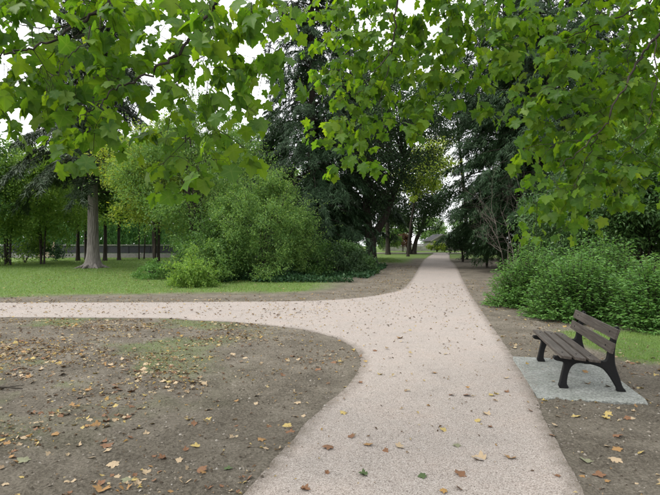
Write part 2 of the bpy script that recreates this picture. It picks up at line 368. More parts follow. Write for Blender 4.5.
tag(mk('ground', np.stack([GX, GY, GZ], -1).reshape(-1, 3), np.stack([i, i + 1, i + nx + 1, i + nx], -1).reshape(-1, 4), M['ground'], smooth=True,
       attrs={'grass': grass_amt(GX, GY).ravel()}), kind='structure')
yr = np.concatenate([np.arange(-10, 3, .4), np.arange(3, 11.2, .06), np.arange(11.2, 12.6, .02), np.arange(12.6, 14.85, .1), np.arange(14.85, 16.4, .02), np.arange(16.4, 26, .1), np.arange(26, 60.4, .4)])
UC = np.array([0, .008, .018, .032, .05, .075, .11, .16, .22, .3, .4, .5, .6, .7, .78, .84, .89, .925, .95, .968, .982, .992, 1.0]); nc = len(UC)
a, b_ = xl(yr), xr(yr)
PX = a[:, None] + (b_ - a)[:, None] * UC[None]
PY = np.repeat(yr[:, None], nc, 1)
PZ = gz(PY) + .014 + (fbm(PX * 1.2, PY * 1.2, 77) - .5) * .012 * sst(11, 9.5, PY)
PX = np.hstack([PX[:, :1], PX, PX[:, -1:]]); PY = np.hstack([PY[:, :1], PY, PY[:, -1:]]); PZ = np.hstack([PZ[:, :1] - .06, PZ, PZ[:, -1:] - .06])
nr, ncc = PX.shape
ep = np.vstack([le_pts, lb_pts, re_pts]); pq = np.stack([PX, PY], -1).reshape(-1, 2)
ed = np.full(len(pq), 9.)
for seg in (le_pts, lb_pts, re_pts):
    a_, b2 = seg[:-1], seg[1:]; ab = b2 - a_; l2 = (ab ** 2).sum(1) + 1e-9
    for c0 in range(0, len(pq), 4000):
        q = pq[c0:c0 + 4000]; tt = np.clip(((q[:, None] - a_[None]) * ab[None]).sum(2) / l2[None], 0, 1)
        ed[c0:c0 + 4000] = np.minimum(ed[c0:c0 + 4000], np.sqrt((((a_[None] + tt[..., None] * ab[None]) - q[:, None]) ** 2).sum(2)).min(1))
i = np.arange(nr - 1)[:, None] * ncc + np.arange(ncc - 1)[None]
tag(mk('gravel_path', np.stack([PX, PY, PZ], -1).reshape(-1, 3), np.stack([i, i + 1, i + ncc + 1, i + ncc], -1).reshape(-1, 4), M['path'], smooth=False, attrs={'edge': np.clip(1 - ed / .3, 0, 1)}), kind='structure')
cxs = np.linspace(-25, 40, 60); c = 60.5 + .03 * (cxs - 10)
V = np.concatenate([np.stack([cxs, c + s_, gz(c + s_) + .02], -1) for s_ in (-1.2, 1.2)]); k = np.arange(59)
tag(mk('cross_path', V, np.stack([k, k + 1, k + 61, k + 60], -1), M['path']), kind='structure')
# slab under the bench: slightly raised, worn corners
poly = []
for q in range(4):
    p0, p1 = SLAB[q], SLAB[(q + 1) % 4]
    for u in np.linspace(0, 1, 14, endpoint=False):
        p = p0 + (p1 - p0) * u; nrm_ = np.array([-(p1 - p0)[1], (p1 - p0)[0]]); nrm_ /= np.linalg.norm(nrm_)
        poly.append(p + nrm_ * (.02 * (noise2(p[0] * 9, p[1] * 9, 88) - .2) + (.02 if u == 0 else 0)))
poly = np.array(poly); npn = len(poly); cen = poly.mean(0)
rings = [(1.0, -.06), (1.0, .013), (.988, .024), (.6, .026), (.25, .026)]
V = np.concatenate([np.column_stack([cen + (poly - cen) * s_, np.full(npn, z_)]) for s_, z_ in rings] + [[[cen[0], cen[1], .026]]])
Fq = []
for q in range(len(rings) - 1):
    k = np.arange(npn); k2 = (k + 1) % npn; Fq.append(np.stack([q * npn + k, q * npn + k2, (q + 1) * npn + k2, (q + 1) * npn + k], -1))
k = np.arange(npn); top = np.stack([(len(rings) - 1) * npn + k, (len(rings) - 1) * npn + (k + 1) % npn, np.full(npn, len(V) - 1)], -1)
tag(mk('concrete_slab', V, [np.concatenate(Fq), top], M['slab']), kind='structure')
print('ground', time.time() - T0)

# ------------------------------------------------------------------ leaf templates
def maple_template(curl=.25, fold=.12, asym=0.):
    h = np.array([(.10, -.08), (.26, -.11), (.43, -.04), (.40, .07), (.36, .17), (.51, .24), (.64, .45), (.52, .51), (.40, .535), (.27, .57), (.31, .70), (.15, .82)])
    pts = np.vstack([[(0, 0)], h, [(0, 1.0)], (h * [-1, 1])[::-1]])
    pts = np.vstack([[(0, .3)], pts])
    z = fold * np.abs(pts[:, 0]) - curl * (pts[:, 0] ** 2 + .6 * (pts[:, 1] - .2) ** 2) + asym * pts[:, 0] * pts[:, 1]
    n = len(pts) - 1
    f = np.array([[0, 1 + k, 1 + (k + 1) % n] for k in range(n)])
    return np.column_stack([pts, z]), f[:, ::-1]
VEIN = np.zeros(27); VEIN[[0, 1, 4, 8, 14, 20, 24]] = 1.0      # centre, petiole, lobe tips
OVAL = (np.array([(0, 0, 0), (.26, .35, .07), (.2, .7, .03), (0, 1, -.12), (-.2, .7, .03), (-.26, .35, .07), (0, .45, -.02)]),
        np.array([(0, 1, 6), (1, 2, 6), (2, 3, 6), (3, 4, 6), (4, 5, 6), (5, 0, 6)]))
LEAF2 = (np.array([(0, 0, 0), (.24, .42, .07), (0, 1, -.12), (-.24, .42, .07)]), np.array([(0, 1, 2), (0, 2, 3)]))
LEAF4 = (np.array([(0, 0, 0), (.26, .45, .08), (0, 1, -.12), (-.26, .45, .08), (0, .5, -.03)]), np.array([(0, 1, 4), (1, 2, 4), (2, 3, 4), (3, 0, 4)]))
RHOMB = (np.array([(0, 0, 0), (.3, .45, .08), (0, 1, -.1), (-.3, .45, .08)]), np.array([(0, 1, 2), (0, 2, 3)]))
SPRAY = (np.array([(-.03, 0, 0), (.03, 0, 0), (0, 1, -.25), (0.02, .15, 0), (.0, .3, 0), (.34, .62, -.14), (-.02, .1, 0), (0, .25, 0), (-.36, .52, -.12), (.02, .45, -.05), (0, .58, -.07), (.2, .85, -.22), (-.02, .42, -.05), (0, .55, -.07), (-.22, .8, -.2)]) ,
         np.array([(0, 1, 2), (3, 5, 4), (6, 7, 8), (9, 11, 10), (12, 13, 14)]))
SPRAY3 = (SPRAY[0][:9] * [1.15, 1, 1], SPRAY[1][:3])
NEEDLE = (np.array([(-.09, 0, 0), (.09, 0, 0), (.05, .6, -.05), (0, 1, -.18), (-.05, .6, -.05)]), np.array([(0, 1, 2), (0, 2, 4), (4, 2, 3)]))
BLADE = (np.array([(-.5, 0, 0), (.5, 0, 0), (0, 1, .25)]), np.array([(0, 1, 2)]))

# ------------------------------------------------------------------ tree builders
def trunk_tube(mb, pts, rads, flare=0., sides=10):
    p = catmull(pts, 6)
    if flare: p = np.vstack([p[0] + (p[1] - p[0]) * u for u in (0, .03, .07, .12, .2, .35, .6)] + [p[1:]])
    al = np.concatenate([[0], np.cumsum(np.linalg.norm(np.diff(p, axis=0), axis=1))]); r = np.interp(al / al[-1], np.linspace(0, 1, len(rads)), rads)
    if flare:
        h = p[:, 2] - p[0, 2]; r = r * (1 + flare * np.exp(-h / (1.3 * rads[0])))
    p[0, 2] -= .15
    mb.tube(p, r, sides)
def broadleaf(name, label, X, Y, H, RX, base, nclump, nleaf, leaf, mat, tr=.25, seed=0, group=None, cat='tree', lean=(0, 0), RY=None, tmpl=RHOMB,
              stems=1, hollow=.45, clumpr=.16, flat=.6, bark='bark', spread=.35, droop=.25, fork=None, limb_frac=1., trunkname='trunk', crownname='crown', lo=0., dome=1., shoots=0):
    r = np.random.default_rng(seed + 100)
    z0 = float(gz(Y)); root = empty(name, (X, Y, z0)); tag(root, label, cat, group)
    RY = RY or RX
    zc = (base + H) / 2; RZ = (H - base) / 2
    # clump centres
    d = rdir(nclump * 3, r); d = d[d[:, 2] > -1 + lo][:nclump]; nclump = len(d)
    rad = (hollow + (1 - hollow) * r.random(nclump) ** .6) * (.8 + .3 * r.random(nclump))
    shape = np.where(d[:, 2] < 0, 1.0, dome)
    cc = np.stack([d[:, 0] * RX * rad * shape, d[:, 1] * RY * rad * shape, zc + d[:, 2] * RZ * rad], -1)
    cc[:, 0] += lean[0] * cc[:, 2] / H; cc[:, 1] += lean[1] * cc[:, 2] / H
    cr = clumpr * (RX + RZ) * (.6 + .8 * r.random(nclump))
    # leaves on short twigs inside each clump
    ntw = 9
    tw = rdir(nclump * ntw, r).reshape(nclump, ntw, 3); tw[..., 2] = tw[..., 2] * flat + .12
    w_ = cr ** 2; ci = r.choice(nclump, nleaf, p=w_ / w_.sum()); ti = r.integers(0, ntw, nleaf); q = r.random(nleaf) ** .55
    dirs = tw[ci, ti]
    pos = cc[ci] + dirs * (cr[ci] * q)[:, None] + r.normal(size=(nleaf, 3)) * (cr[ci] * .16)[:, None]
    pos[:, 2] -= droop * cr[ci] * q ** 2
    keep = pos[:, 2] > .05; pos, dirs = pos[keep], dirs[keep]; n = len(pos)
    fwd = unit(dirs * .7 + rdir(n, r) * .8 + [0, 0, -.35]); up = unit(rdir(n, r) * .75 + [0, 0, 1.])
    V, Fc = scatter(*tmpl, pos, fwd, up, leaf * (.6 + .8 * r.random(n)))
    # stems and limbs
    mb = Mesh(); axes = []
    if shoots:                       # stray shoots beyond the outline
        k = r.choice(nclump, shoots); o_ = unit((cc[k] - [0, 0, zc * .55]) * [1 / RX, 1 / RY, 1 / RZ] + r.normal(size=(shoots, 3)) * .3 + [0, 0, .35])
        ln_ = (RX + RZ) * r.uniform(.18, .4, shoots); T_ = np.linspace(0, 1, 5)
        for q_ in range(shoots):
            pl_ = cc[k[q_]] + o_[q_] * (T_ * ln_[q_])[:, None] - np.array([0, 0, 1.]) * (T_ ** 2 * ln_[q_] * .3)[:, None]; mb.tube(pl_, np.linspace(.012, .003, 5), 3)
        m_ = 16; tq = np.tile(np.linspace(.25, 1, m_), shoots); kk = np.repeat(np.arange(shoots), m_)
        ps = cc[k[kk]] + o_[kk] * (tq * ln_[kk])[:, None] - np.array([0, 0, 1.]) * (tq ** 2 * ln_[kk] * .3)[:, None] + r.normal(size=(len(kk), 3)) * leaf * .3
        V2, F2 = scatter(*tmpl, ps, unit(o_[kk] * .5 + rdir(len(kk), r) + [0, 0, -.2]), unit(rdir(len(kk), r) * .6 + [0, 0, 1.]), leaf * (.7 + .7 * r.random(len(kk))))
        V, Fc = np.concatenate([V, V2]), np.concatenate([Fc, F2 + len(V)])
    crown = mk(crownname, V, Fc, M[mat], root)
    for s_ in range(stems):
        a = 2 * np.pi * s_ / max(stems, 1) + r.random() * 1.5; off = 0 if stems == 1 else tr * (1.2 + r.random())
        top = np.array([lean[0] * .8 + math.cos(a) * spread * RX * (stems > 1), lean[1] * .8 + math.sin(a) * spread * RY * (stems > 1), base + (H - base) * .75])
        b0 = np.array([math.cos(a) * off, math.sin(a) * off, 0.])
        pts = [b0, b0 * .8 + (top - b0) * [.12, .12, .3] + r.normal(size=3) * [.05, .05, 0] * H * .1, b0 * .5 + (top - b0) * [.45, .45, .62] + r.normal(size=3) * [.06, .06, 0] * H * .12, top]
        if fork is not None and s_ < len(fork): pts = [np.array(p_) for p_ in fork[s_]]
        trunk_tube(mb, pts, [tr, tr * .82, tr * .6, tr * .2], .5, 9); axes.append(catmull(pts, 8))
    order = np.argsort(-cr)[:int(nclump * limb_frac)]
    for k in order:
        ax = axes[int(r.integers(len(axes)))] if len(axes) > 1 else axes[0]
        zt = max(min(cc[k, 2] - .55 * np.hypot(cc[k, 0], cc[k, 1]), H * .8), base * .6)
        j = int(np.argmin(np.abs(ax[:, 2] - zt) + .3 * np.linalg.norm(ax[:, :2] - cc[k, :2], axis=1) * (len(axes) > 1))); st = ax[j]
        e = cc[k]; md = (st + e) / 2 + np.array([0, 0, .12 * np.linalg.norm(e - st)]) + r.normal(size=3) * .06 * np.linalg.norm(e - st)
        rr = tr * .3 * (.5 + .5 * r.random()) * (1 - .5 * j / len(ax))
        mb.tube(catmull([st, md, e], 3), np.linspace(rr, rr * .2, 7), 4)
        for q_ in range(3):
            mb.tube(np.array([e, e + tw[k, q_] * cr[k] * .5, e + tw[k, q_] * cr[k] * .95 - [0, 0, .15 * cr[k]]]), [rr * .25, rr * .17, rr * .06], 3)
    mb.build(trunkname, M[bark], root, True)
    return root
def conifer(name, label, X, Y, H, RB, base, nb, nf, flen, mat, tr=.3, seed=0, droop=.5, rise=.15, tmpl=SPRAY3, bark='bark', taper=.75, group=None, lean=(0, 0), hang=.5, shoots=9, sidelen=.4, flare=.6, min_l=.3, trunk_pts=None, broadest=0.):
    r = np.random.default_rng(seed + 500); nf = int(nf * .82); flen = flen * 1.08
    z0 = float(gz(Y)); root = empty(name, (X, Y, z0)); tag(root, label, 'tree', group)
    t_ = (np.arange(nb) + r.random(nb)) / nb; t_ = t_ ** .9
    zb = base + (H - base) * t_ * .985
    prof = np.minimum((1 - t_) ** taper, 1 - broadest * (1 - np.minimum(t_ / .2, 1)))
    Lb = (RB * prof + min_l) * (.7 + .45 * r.random(nb))
    az = np.arange(nb) * 2.39996 + r.normal(size=nb) * .35
    rad = np.stack([np.cos(az), np.sin(az), np.zeros(nb)], -1)
    ri = rise * (.4 + 1.2 * r.random(nb)) + .5 * t_ ** 2; dr = droop * (.6 + .8 * r.random(nb))
    def bough(bi, s):
        p = rad[bi] * (Lb[bi] * s)[:, None]; p[:, 2] = zb[bi] + Lb[bi] * (ri[bi] * s - dr[bi] * s * s)
        p[:, 0] += lean[0] * zb[bi] / H; p[:, 1] += lean[1] * zb[bi] / H
        return p
    pw = Lb ** 1.6; bi = r.choice(nb, nf, p=pw / pw.sum())
    sh = r.integers(0, shoots, nf); side = np.where(r.random(nf) < .5, -1., 1.)
    s = .12 + .9 * ((sh + .5) / shoots) ** .8 + .02 * r.normal(size=nf); s = np.clip(s, .05, 1.05)
    jit = np.sin(bi * 12.9 + sh * 78.2 + side * 37.7); ang = side * (.8 + .35 * jit)
    sd_ = np.stack([np.cos(az[bi] + ang), np.sin(az[bi] + ang), np.zeros(nf)], -1)
    l_ = sidelen * Lb[bi] * (1 - .7 * s) * (.8 + .4 * np.cos(bi * 3.3 + sh)) + .12 * Lb[bi] ** .5
    q = r.random(nf) ** .7
    p = bough(bi, s) + sd_ * (l_ * q)[:, None]; p[:, 2] -= hang * l_ * q * q + .03 * np.abs(r.normal(size=nf))
    p += r.normal(size=(nf, 3)) * .05
    keep = p[:, 2] > .1; p, sd_, bi, q, s = p[keep], sd_[keep], bi[keep], q[keep], s[keep]; n = len(p)
    fwd = unit(sd_ * .6 + rad[bi] * .6 + rdir(n, r) * .45 + np.array([0, 0, -1.]) * (hang * (.5 + .7 * q))[:, None]); up = unit(rdir(n, r) * .5 + [0, 0, 1.] + rad[bi] * .25)
    V, Fc = scatter(*tmpl, p, fwd, up, flen * (.55 + .9 * r.random(n)))
    mk('crown', V, Fc, M[mat], root)
    mb = Mesh()
    pts = trunk_pts or [(0, 0, 0), (lean[0] * .3, lean[1] * .3, H * .3), (lean[0] * .65, lean[1] * .65, H * .65), (lean[0], lean[1], H)]
    trunk_tube(mb, pts, [tr, tr * .8, tr * .45, .02], flare, 14)
    if bark == 'greybark':          # surface roots
        for k in range(7):
            a_ = k * .9 + .3 * r.random(); e_ = np.array([math.cos(a_), math.sin(a_), 0])
            mb.tube(catmull([e_ * tr * .7 + [0, 0, .55], e_ * tr * 1.35 + [0, 0, .2], e_ * tr * 2.3 + [0, 0, .05], e_ * tr * 3.3 + [0, 0, -.06]], 4), np.linspace(.17, .05, 13), 6)
    ss = np.linspace(0, 1, 6)
    for k in range(nb):
        rr = .03 + .012 * Lb[k]; mb.tube(bough(np.full(6, k), ss * .95), np.linspace(rr, .008, 6), 4)
    mb.build('trunk', M[bark], root, True)
    return root
def shrub(name, label, X, Y, H, RX, nclump, nleaf, leaf, mat, seed, RY=None, group=None, tmpl=RHOMB, clumpr=.17, stems=5, tr=.03, hollow=.55, flat=.8, lo=.55, cat='shrub', base=None, **kw):
    return broadleaf(name, label, X, Y, H, RX, .08 * H if base is None else base, nclump, nleaf, leaf, mat, tr, seed, group, cat, RY=RY, tmpl=tmpl, clumpr=clumpr, stems=stems, hollow=hollow, flat=flat, lo=lo,
                     trunkname='stems', crownname='foliage', limb_frac=.6, **kw)
# ------------------------------------------------------------------ trees and shrubs behind the paths
def wx(px, Y): return (px - CX) / F * Y
# left lawn
conifer('spruce_tree', 'tall spruce with bare grey flared trunk alone on the left lawn', wx(93, 33), 33, 21, 4.0, 6.2, 120, 30000, .5, 'spruce', .37, 1, droop=.6, rise=.1, bark='greybark', flare=1.0, hang=.9, taper=.6, shoots=8)
for q, (px, Y, H, RX, base, tr, seed, lab) in enumerate([
        (78, 42, 9.5, 3.0, 2.5, .2, 3, 'dark thick-trunked small tree just left of the grey spruce trunk'),
        (86, 44, 10, 2.6, 2.8, .17, 4, 'dark tree close behind the left side of the grey spruce trunk'),
        (105, 42, 9, 2.8, 2.6, .2, 5, 'dark tree just right of the grey spruce trunk'),
        (119, 43, 8.6, 2.8, 2.4, .18, 6, 'dark tree second to the right of the grey spruce trunk'),
        (139, 45, 8.5, 2.6, 2.6, .08, 7, 'slender dark tree before the fence, left one of a pair'),
        (144, 45.6, 8.5, 2.6, 2.6, .08, 8, 'slender dark tree before the fence, right one of a pair')]):
    broadleaf('small_tree', lab, wx(px, Y), Y, H, RX, base + 1.1, 30, 6000, .2, 'mid' if q not in (1, 3) else 'bright', tr * .8, seed, 'small trees before the fence', hollow=.4, clumpr=.2, flat=.5)
broadleaf('leafy_tree', 'light green bushy tree at the left edge of the lawn', wx(8, 36), 36, 9.2, 3.6, .8, 50, 26000, .16, 'bright', .08, 11, stems=3, clumpr=.17)
broadleaf('leafy_tree', 'green many-stemmed tree between the left edge and the grey spruce', wx(42, 37), 37, 8.8, 3.2, 1.0, 46, 22000, .16, 'bright', .07, 12, stems=3, clumpr=.17)
broadleaf('leafy_tree', 'mid green tree just outside the left edge of the view', wx(-35, 34), 34, 9.5, 3.6, 1.2, 40, 12000, .2, 'mid', .2, 13)
shrub('shrub', 'low dark bush under the trees at the left edge', wx(25, 39), 39, 1.6, 3.2, 24, 5000, .14, 'ivy', 14)
# shrub mass in the fork
broadleaf('feathery_tree', 'yellow-green feathery tree left of the big shrub', wx(156, 30), 30, 9.0, 2.6, 2.2, 60, 22000, .17, 'yellowgreen', .1, 21, stems=3, tmpl=LEAF2, clumpr=.17, spread=.3, shoots=90)
broadleaf('feathery_tree', 'tall light green tree rising behind the big round shrub', wx(195, 27.5), 27.5, 9.8, 3.6, 1.0, 84, 48000, .12, 'light', .12, 22, stems=4, tmpl=LEAF2, clumpr=.15, spread=.4, shoots=140)
shrub('arching_shrub', 'big round bright green shrub spilling towards the fork', wx(262, 25), 25, 4.8, 2.6, 100, 58000, .095, 'light', 23, RY=2.4, tmpl=LEAF2, clumpr=.125, stems=7, tr=.035, hollow=.68, base=-.9, lo=.25, shoots=190)
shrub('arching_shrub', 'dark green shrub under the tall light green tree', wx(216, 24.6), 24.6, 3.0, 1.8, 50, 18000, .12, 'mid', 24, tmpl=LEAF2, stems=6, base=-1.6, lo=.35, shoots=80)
shrub('round_bush', 'bright low round bush at the front corner of the shrub bed', wx(193, 20.8), 20.8, 1.55, .85, 34, 9000, .08, 'bright', 25, clumpr=.18, base=-0.85, lo=.35, shoots=40)
shrub('round_bush', 'small low bush on the lawn left of the shrub bed', wx(152, 25), 25, .9, 1.1, 24, 5000, .08, 'bush', 26, base=-0.50, lo=.35)
shrub('round_bush', 'low bush behind the front corner bush of the bed', wx(207, 22.5), 22.5, 1.9, 1.1, 30, 8000, .09, 'light', 27, base=-1.04, lo=.35)
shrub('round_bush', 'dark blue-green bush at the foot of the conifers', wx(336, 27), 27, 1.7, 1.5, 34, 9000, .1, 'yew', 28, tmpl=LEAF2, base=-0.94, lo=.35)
shrub('round_bush', 'glossy mid green bush beside the dark forked trunk', wx(352, 28), 28, 1.75, 1.25, 30, 8000, .11, 'laurel', 29, tmpl=LEAF2, base=-0.96, lo=.35)
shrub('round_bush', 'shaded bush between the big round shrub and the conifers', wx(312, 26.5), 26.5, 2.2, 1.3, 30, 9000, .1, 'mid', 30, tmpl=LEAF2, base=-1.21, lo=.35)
# dark conifers in the middle
conifer('conifer', 'blue-green conifer rising behind the big round shrub', wx(273, 41), 41, 13, 2.7, 1.0, 120, 22000, .55, 'blue', .22, 31, droop=.45, hang=.6, taper=.8)
conifer('conifer', 'large dark drooping conifer left of the forked trunk', wx(312, 34), 34, 25, 4.0, 2.2, 190, 44000, .42, 'cypress', .35, 32, droop=.6, rise=.25, hang=.9, taper=.55)
conifer('conifer', 'dark blue conifer behind the forked trunk', wx(350, 43), 43, 19, 4.0, 2.5, 130, 26000, .5, 'blue', .3, 33, droop=.5, rise=.2, hang=.8, taper=.6)
broadleaf('yew_tree', 'dark tree with leaning forked trunk left of the path', wx(371, 37), 37, 15.5, 5.0, 3.6, 95, 36000, .17, 'yew', .36, 41, tmpl=LEAF2, clumpr=.15, stems=2, flat=.45, lean=(.8, 0),
          fork=[[(0, 0, 0), (-.1, .1, 2.2), (-.35, .1, 4.5), (-.6, .2, 9.5)], [(.05, -.1, 0), (.15, -.1, 1.9), (1.1, -.1, 3.7), (2.6, .3, 7.6)]])
broadleaf('yellowing_tree', 'tree with yellowing leaves over the far end of the path', wx(408, 51), 51, 12, 2.8, 5.6, 44, 11000, .22, 'yellowgreen', .14, 42, clumpr=.18, lean=(2.2, 0))
broadleaf('double_trunk_tree', 'small dark tree with two trunks where the path ends', wx(412, 58), 58, 9.5, 5.2, 2.7, 64, 24000, .2, 'yew', .27, 43, stems=2, clumpr=.17, flat=.45,
          fork=[[(-.35, 0, 0), (-.3, 0, 1.6), (-.1, .1, 3.2), (-.9, .2, 6)], [(.2, 0, 0), (.5, 0, 1.6), (1.2, 0, 3.2), (2, .2, 6)]])
broadleaf('tall_tree', 'tall dark tree with high crown far behind the right-hand conifers', wx(467, 62), 62, 24, 5.0, 12.5, 60, 20000, .26, 'yew', .25, 47, lean=(-2.0, 0), clumpr=.15)
broadleaf('tall_tree', 'tall dark tree with high crown far behind the forked trunk', wx(388, 56), 56, 23, 5.5, 9.5, 64, 20000, .26, 'mid', .25, 48, clumpr=.15)
shrub('round_bush', 'pale green rounded bush beyond the forked trunk', wx(388, 62), 62, 2.5, 1.6, 34, 7000, .14, 'light', 44)
shrub('round_bush', 'reddish brown bush near the double trunk', wx(403, 66), 66, 2.4, 1.3, 26, 4000, .16, 'red', 45)
shrub('round_bush', 'yellow-green low bush before the far house', wx(437, 65), 65, 1.2, 1.3, 26, 5000, .13, 'yellowgreen', 46)
# right of the path
conifer('conifer', 'dark drooping conifer overhanging the right edge of the path', wx(503, 31), 31, 17, 3.4, 2.7, 190, 50000, .35, 'cypress', .22, 51, droop=.45, rise=.3, hang=.65, taper=.33, sidelen=.5)
conifer('conifer', 'dark drooping conifer behind the bright right-hand bushes', wx(548, 27), 27, 18, 3.6, 1.4, 180, 46000, .35, 'cypress', .24, 52, droop=.45, rise=.3, hang=.9, taper=.35, sidelen=.5)
conifer('conifer', 'tall blue conifer far behind on the right side', wx(520, 43), 43, 23, 4.6, 2.0, 140, 24000, .6, 'blue', .35, 53, droop=.5, hang=.8, taper=.6)
conifer('conifer', 'tall dark conifer rising at the right edge of the view', wx(600, 36), 36, 21, 4.4, 2.0, 130, 20000, .6, 'blue', .35, 54, droop=.5, hang=.8, taper=.6)
shrub('yew_bush', 'dark dense yew bush at the right bend of the path', wx(463, 40.5), 40.5, 2.9, 1.25, 44, 12000, .12, 'yew', 55, tmpl=LEAF2)
shrub('yew_bush', 'dark low bush under the overhanging conifer', wx(487, 33), 33, 2.3, 1.2, 34, 8000, .12, 'yew', 56, tmpl=LEAF2)
for q, (px, Y, H, RX, n, lab) in enumerate([(590, 18.5, 4.6, 2.2, 26000, 'dark glossy laurel behind the bright bushes, left one'), (645, 17.2, 5.2, 2.4, 30000, 'dark glossy laurel behind the bright bushes, at the right edge'),
                                            (700, 16, 5.0, 2.4, 14000, 'dark glossy laurel just outside the right edge')]):
    shrub('laurel', lab, wx(px, Y), Y, H, RX, 56, n, .13, 'laurel', 61 + q, tmpl=LEAF2, group='laurels behind the bright bushes', tr=.05, hollow=.65, shoots=70)
broadleaf('leafy_tree', 'light green tree behind the laurels at the right edge', wx(640, 24), 24, 10.5, 3.4, 3.2, 50, 20000, .17, 'bright', .18, 65, clumpr=.17)

# bright bushes right of the path: shoots with paired leaves
def shoot_bush(label, X, Y, H, RX, RY, nsh, seed):
    r = np.random.default_rng(seed)
    root = empty('leafy_bush', (X, Y, float(gz(Y)))); tag(root, label, 'bush', 'bright leafy bushes beside the path')
    a = r.random(nsh) * 2 * np.pi; q = np.sqrt(r.random(nsh))
    end = np.stack([np.cos(a) * RX * q, np.sin(a) * RY * q, np.zeros(nsh)], -1)
    lump = .72 + .5 * fbm(end[:, 0] * 1.3 + X * 3, end[:, 1] * 1.3 + Y * 3, 5)
    end[:, 2] = H * np.clip(1 - q ** 3.2, .06, 1) * lump * (.75 + .35 * r.random(nsh))
    st = end * [.45, .45, 0] + r.normal(size=(nsh, 3)) * [.05, .05, 0]
    mid = st * .55 + end * .45; mid[:, 2] = end[:, 2] * .62
    mb = Mesh(); T = np.linspace(0, 1, 5)[:, None]
    for k in range(nsh):
        p = (1 - T) ** 2 * st[k] + 2 * T * (1 - T) * mid[k] + T * T * end[k]
        mb.tube(p, np.linspace(.009, .002, 5), 3)
    mb.build('stems', M['deadwood'] if False else M['maplebark'], root)
    nl = 34
    t_ = np.tile(np.linspace(.22, 1.02, nl), nsh)[:, None]; k = np.repeat(np.arange(nsh), nl)
    p = (1 - t_) ** 2 * st[k] + 2 * t_ * (1 - t_) * mid[k] + t_ * t_ * end[k]
    tg = unit(2 * (1 - t_) * (mid[k] - st[k]) + 2 * t_ * (end[k] - mid[k]))
    n = len(p); az = r.random(n) * 6.283
    out = np.stack([np.cos(az), np.sin(az), np.zeros(n)], -1)
    p = p + out * (.02 + .07 * r.random(n))[:, None] + [0, 0, -.02]
    fwd = unit(out + .35 * tg + rdir(n, r) * .35 + [0, 0, -.15]); up = unit([0, 0, 1.] + rdir(n, r) * .5)
    kp = p[:, 2] > .03
    V, Fc = scatter(*LEAF2, p[kp], fwd[kp], up[kp], (.088 * (.55 + .8 * r.random(n)))[kp])
    mk('foliage', V, Fc, M['bush'], root)
for (X, Y, H, RX, RY, nsh, lab, sd_) in [(5.75, 14.4, 1.75, 1.25, 1.3, 420, 'bright green bush nearest the path, farthest from the bench', 1), (5.95, 12.0, 1.62, 1.3, 1.25, 480, 'bright green bush behind the bench backrest', 2),
                                         (7.1, 10.6, 1.5, 1.2, 1.25, 440, 'bright green bush right of the bench by the grass', 3), (8.5, 10.4, 1.5, 1.2, 1.1, 340, 'bright green bush at the right edge of the picture', 4),
                                         (7.5, 13.6, 1.9, 1.7, 1.4, 440, 'taller bright bush in the second row behind the bench', 5), (10.4, 11.0, 1.7, 1.3, 1.3, 160, 'bright green bush outside the right edge', 6)]:
    shoot_bush(lab, X, Y, H, RX, RY, nsh, sd_)
# bare dead shrub in front of the right conifers
r = np.random.default_rng(77); root = empty('dead_shrub', (wx(508, 25.5), 25.5, float(gz(22)))); tag(root, 'bare dead grey-brown branches before the right-hand conifers', 'dead shrub')
mb = Mesh()
def twig(p, d, l, rad, lv):
    pts = [p]; n = 5
    for k in range(n):
        d = unit(d + r.normal(size=3) * .16 + np.array([0, 0, .05])); pts.append(pts[-1] + d * l / n)
    mb.tube(np.array(pts), np.linspace(rad, rad * .4, n + 1), 4)
    if lv > 0:
        for k in range(2, n + 1):
            for _ in range(2): twig(pts[k], unit(d + r.normal(size=3) * .55), l * (.35 + .25 * r.random()), rad * .5, lv - 1)
for k in range(4):
    a = k * 1.6; twig(np.array([.1 * math.cos(a), .1 * math.sin(a), -.1]), unit(np.array([.3 * math.cos(a), .3 * math.sin(a), 1])), 3.6 + .6 * k % 1.1, .022, 2)
mb.build('branches', M['deadwood'], root)
# ground cover under the shrub bed
def cover(name, label, region, n, leaf, mat, seed, h=.25):
    r = np.random.default_rng(seed); pts = []
    while sum(map(len, pts)) < n:
        X = region[0] + (region[1] - region[0]) * r.random(n); Y = region[2] + (region[3] - region[2]) * r.random(n)
        k = (fbm(X * .5, Y * .5, seed) > .42) & (X < xl(Y) - region[4]); pts.append(np.stack([X[k], Y[k]], -1))
    p = np.vstack(pts)[:n]; hh = h * fbm(p[:, 0] * 1.5, p[:, 1] * 1.5, seed + 3) * 1.6
    pos = np.column_stack([p, gz(p[:, 1]) + hh * r.random(n)])
    V, Fc = scatter(*RHOMB, pos, unit(rdir(n, r) + [0, 0, .2]), unit(rdir(n, r) * .6 + [0, 0, 1]), leaf * (.6 + .8 * r.random(n)))
    tag(mk(name, V, Fc, M[mat]), label, 'ground cover', kind='stuff')
cover('ground_cover', 'low dark green ground cover under the shrubs and conifers', (-6, 6, 22.5, 34, 2.2), 26000, .13, 'ivy', 71)

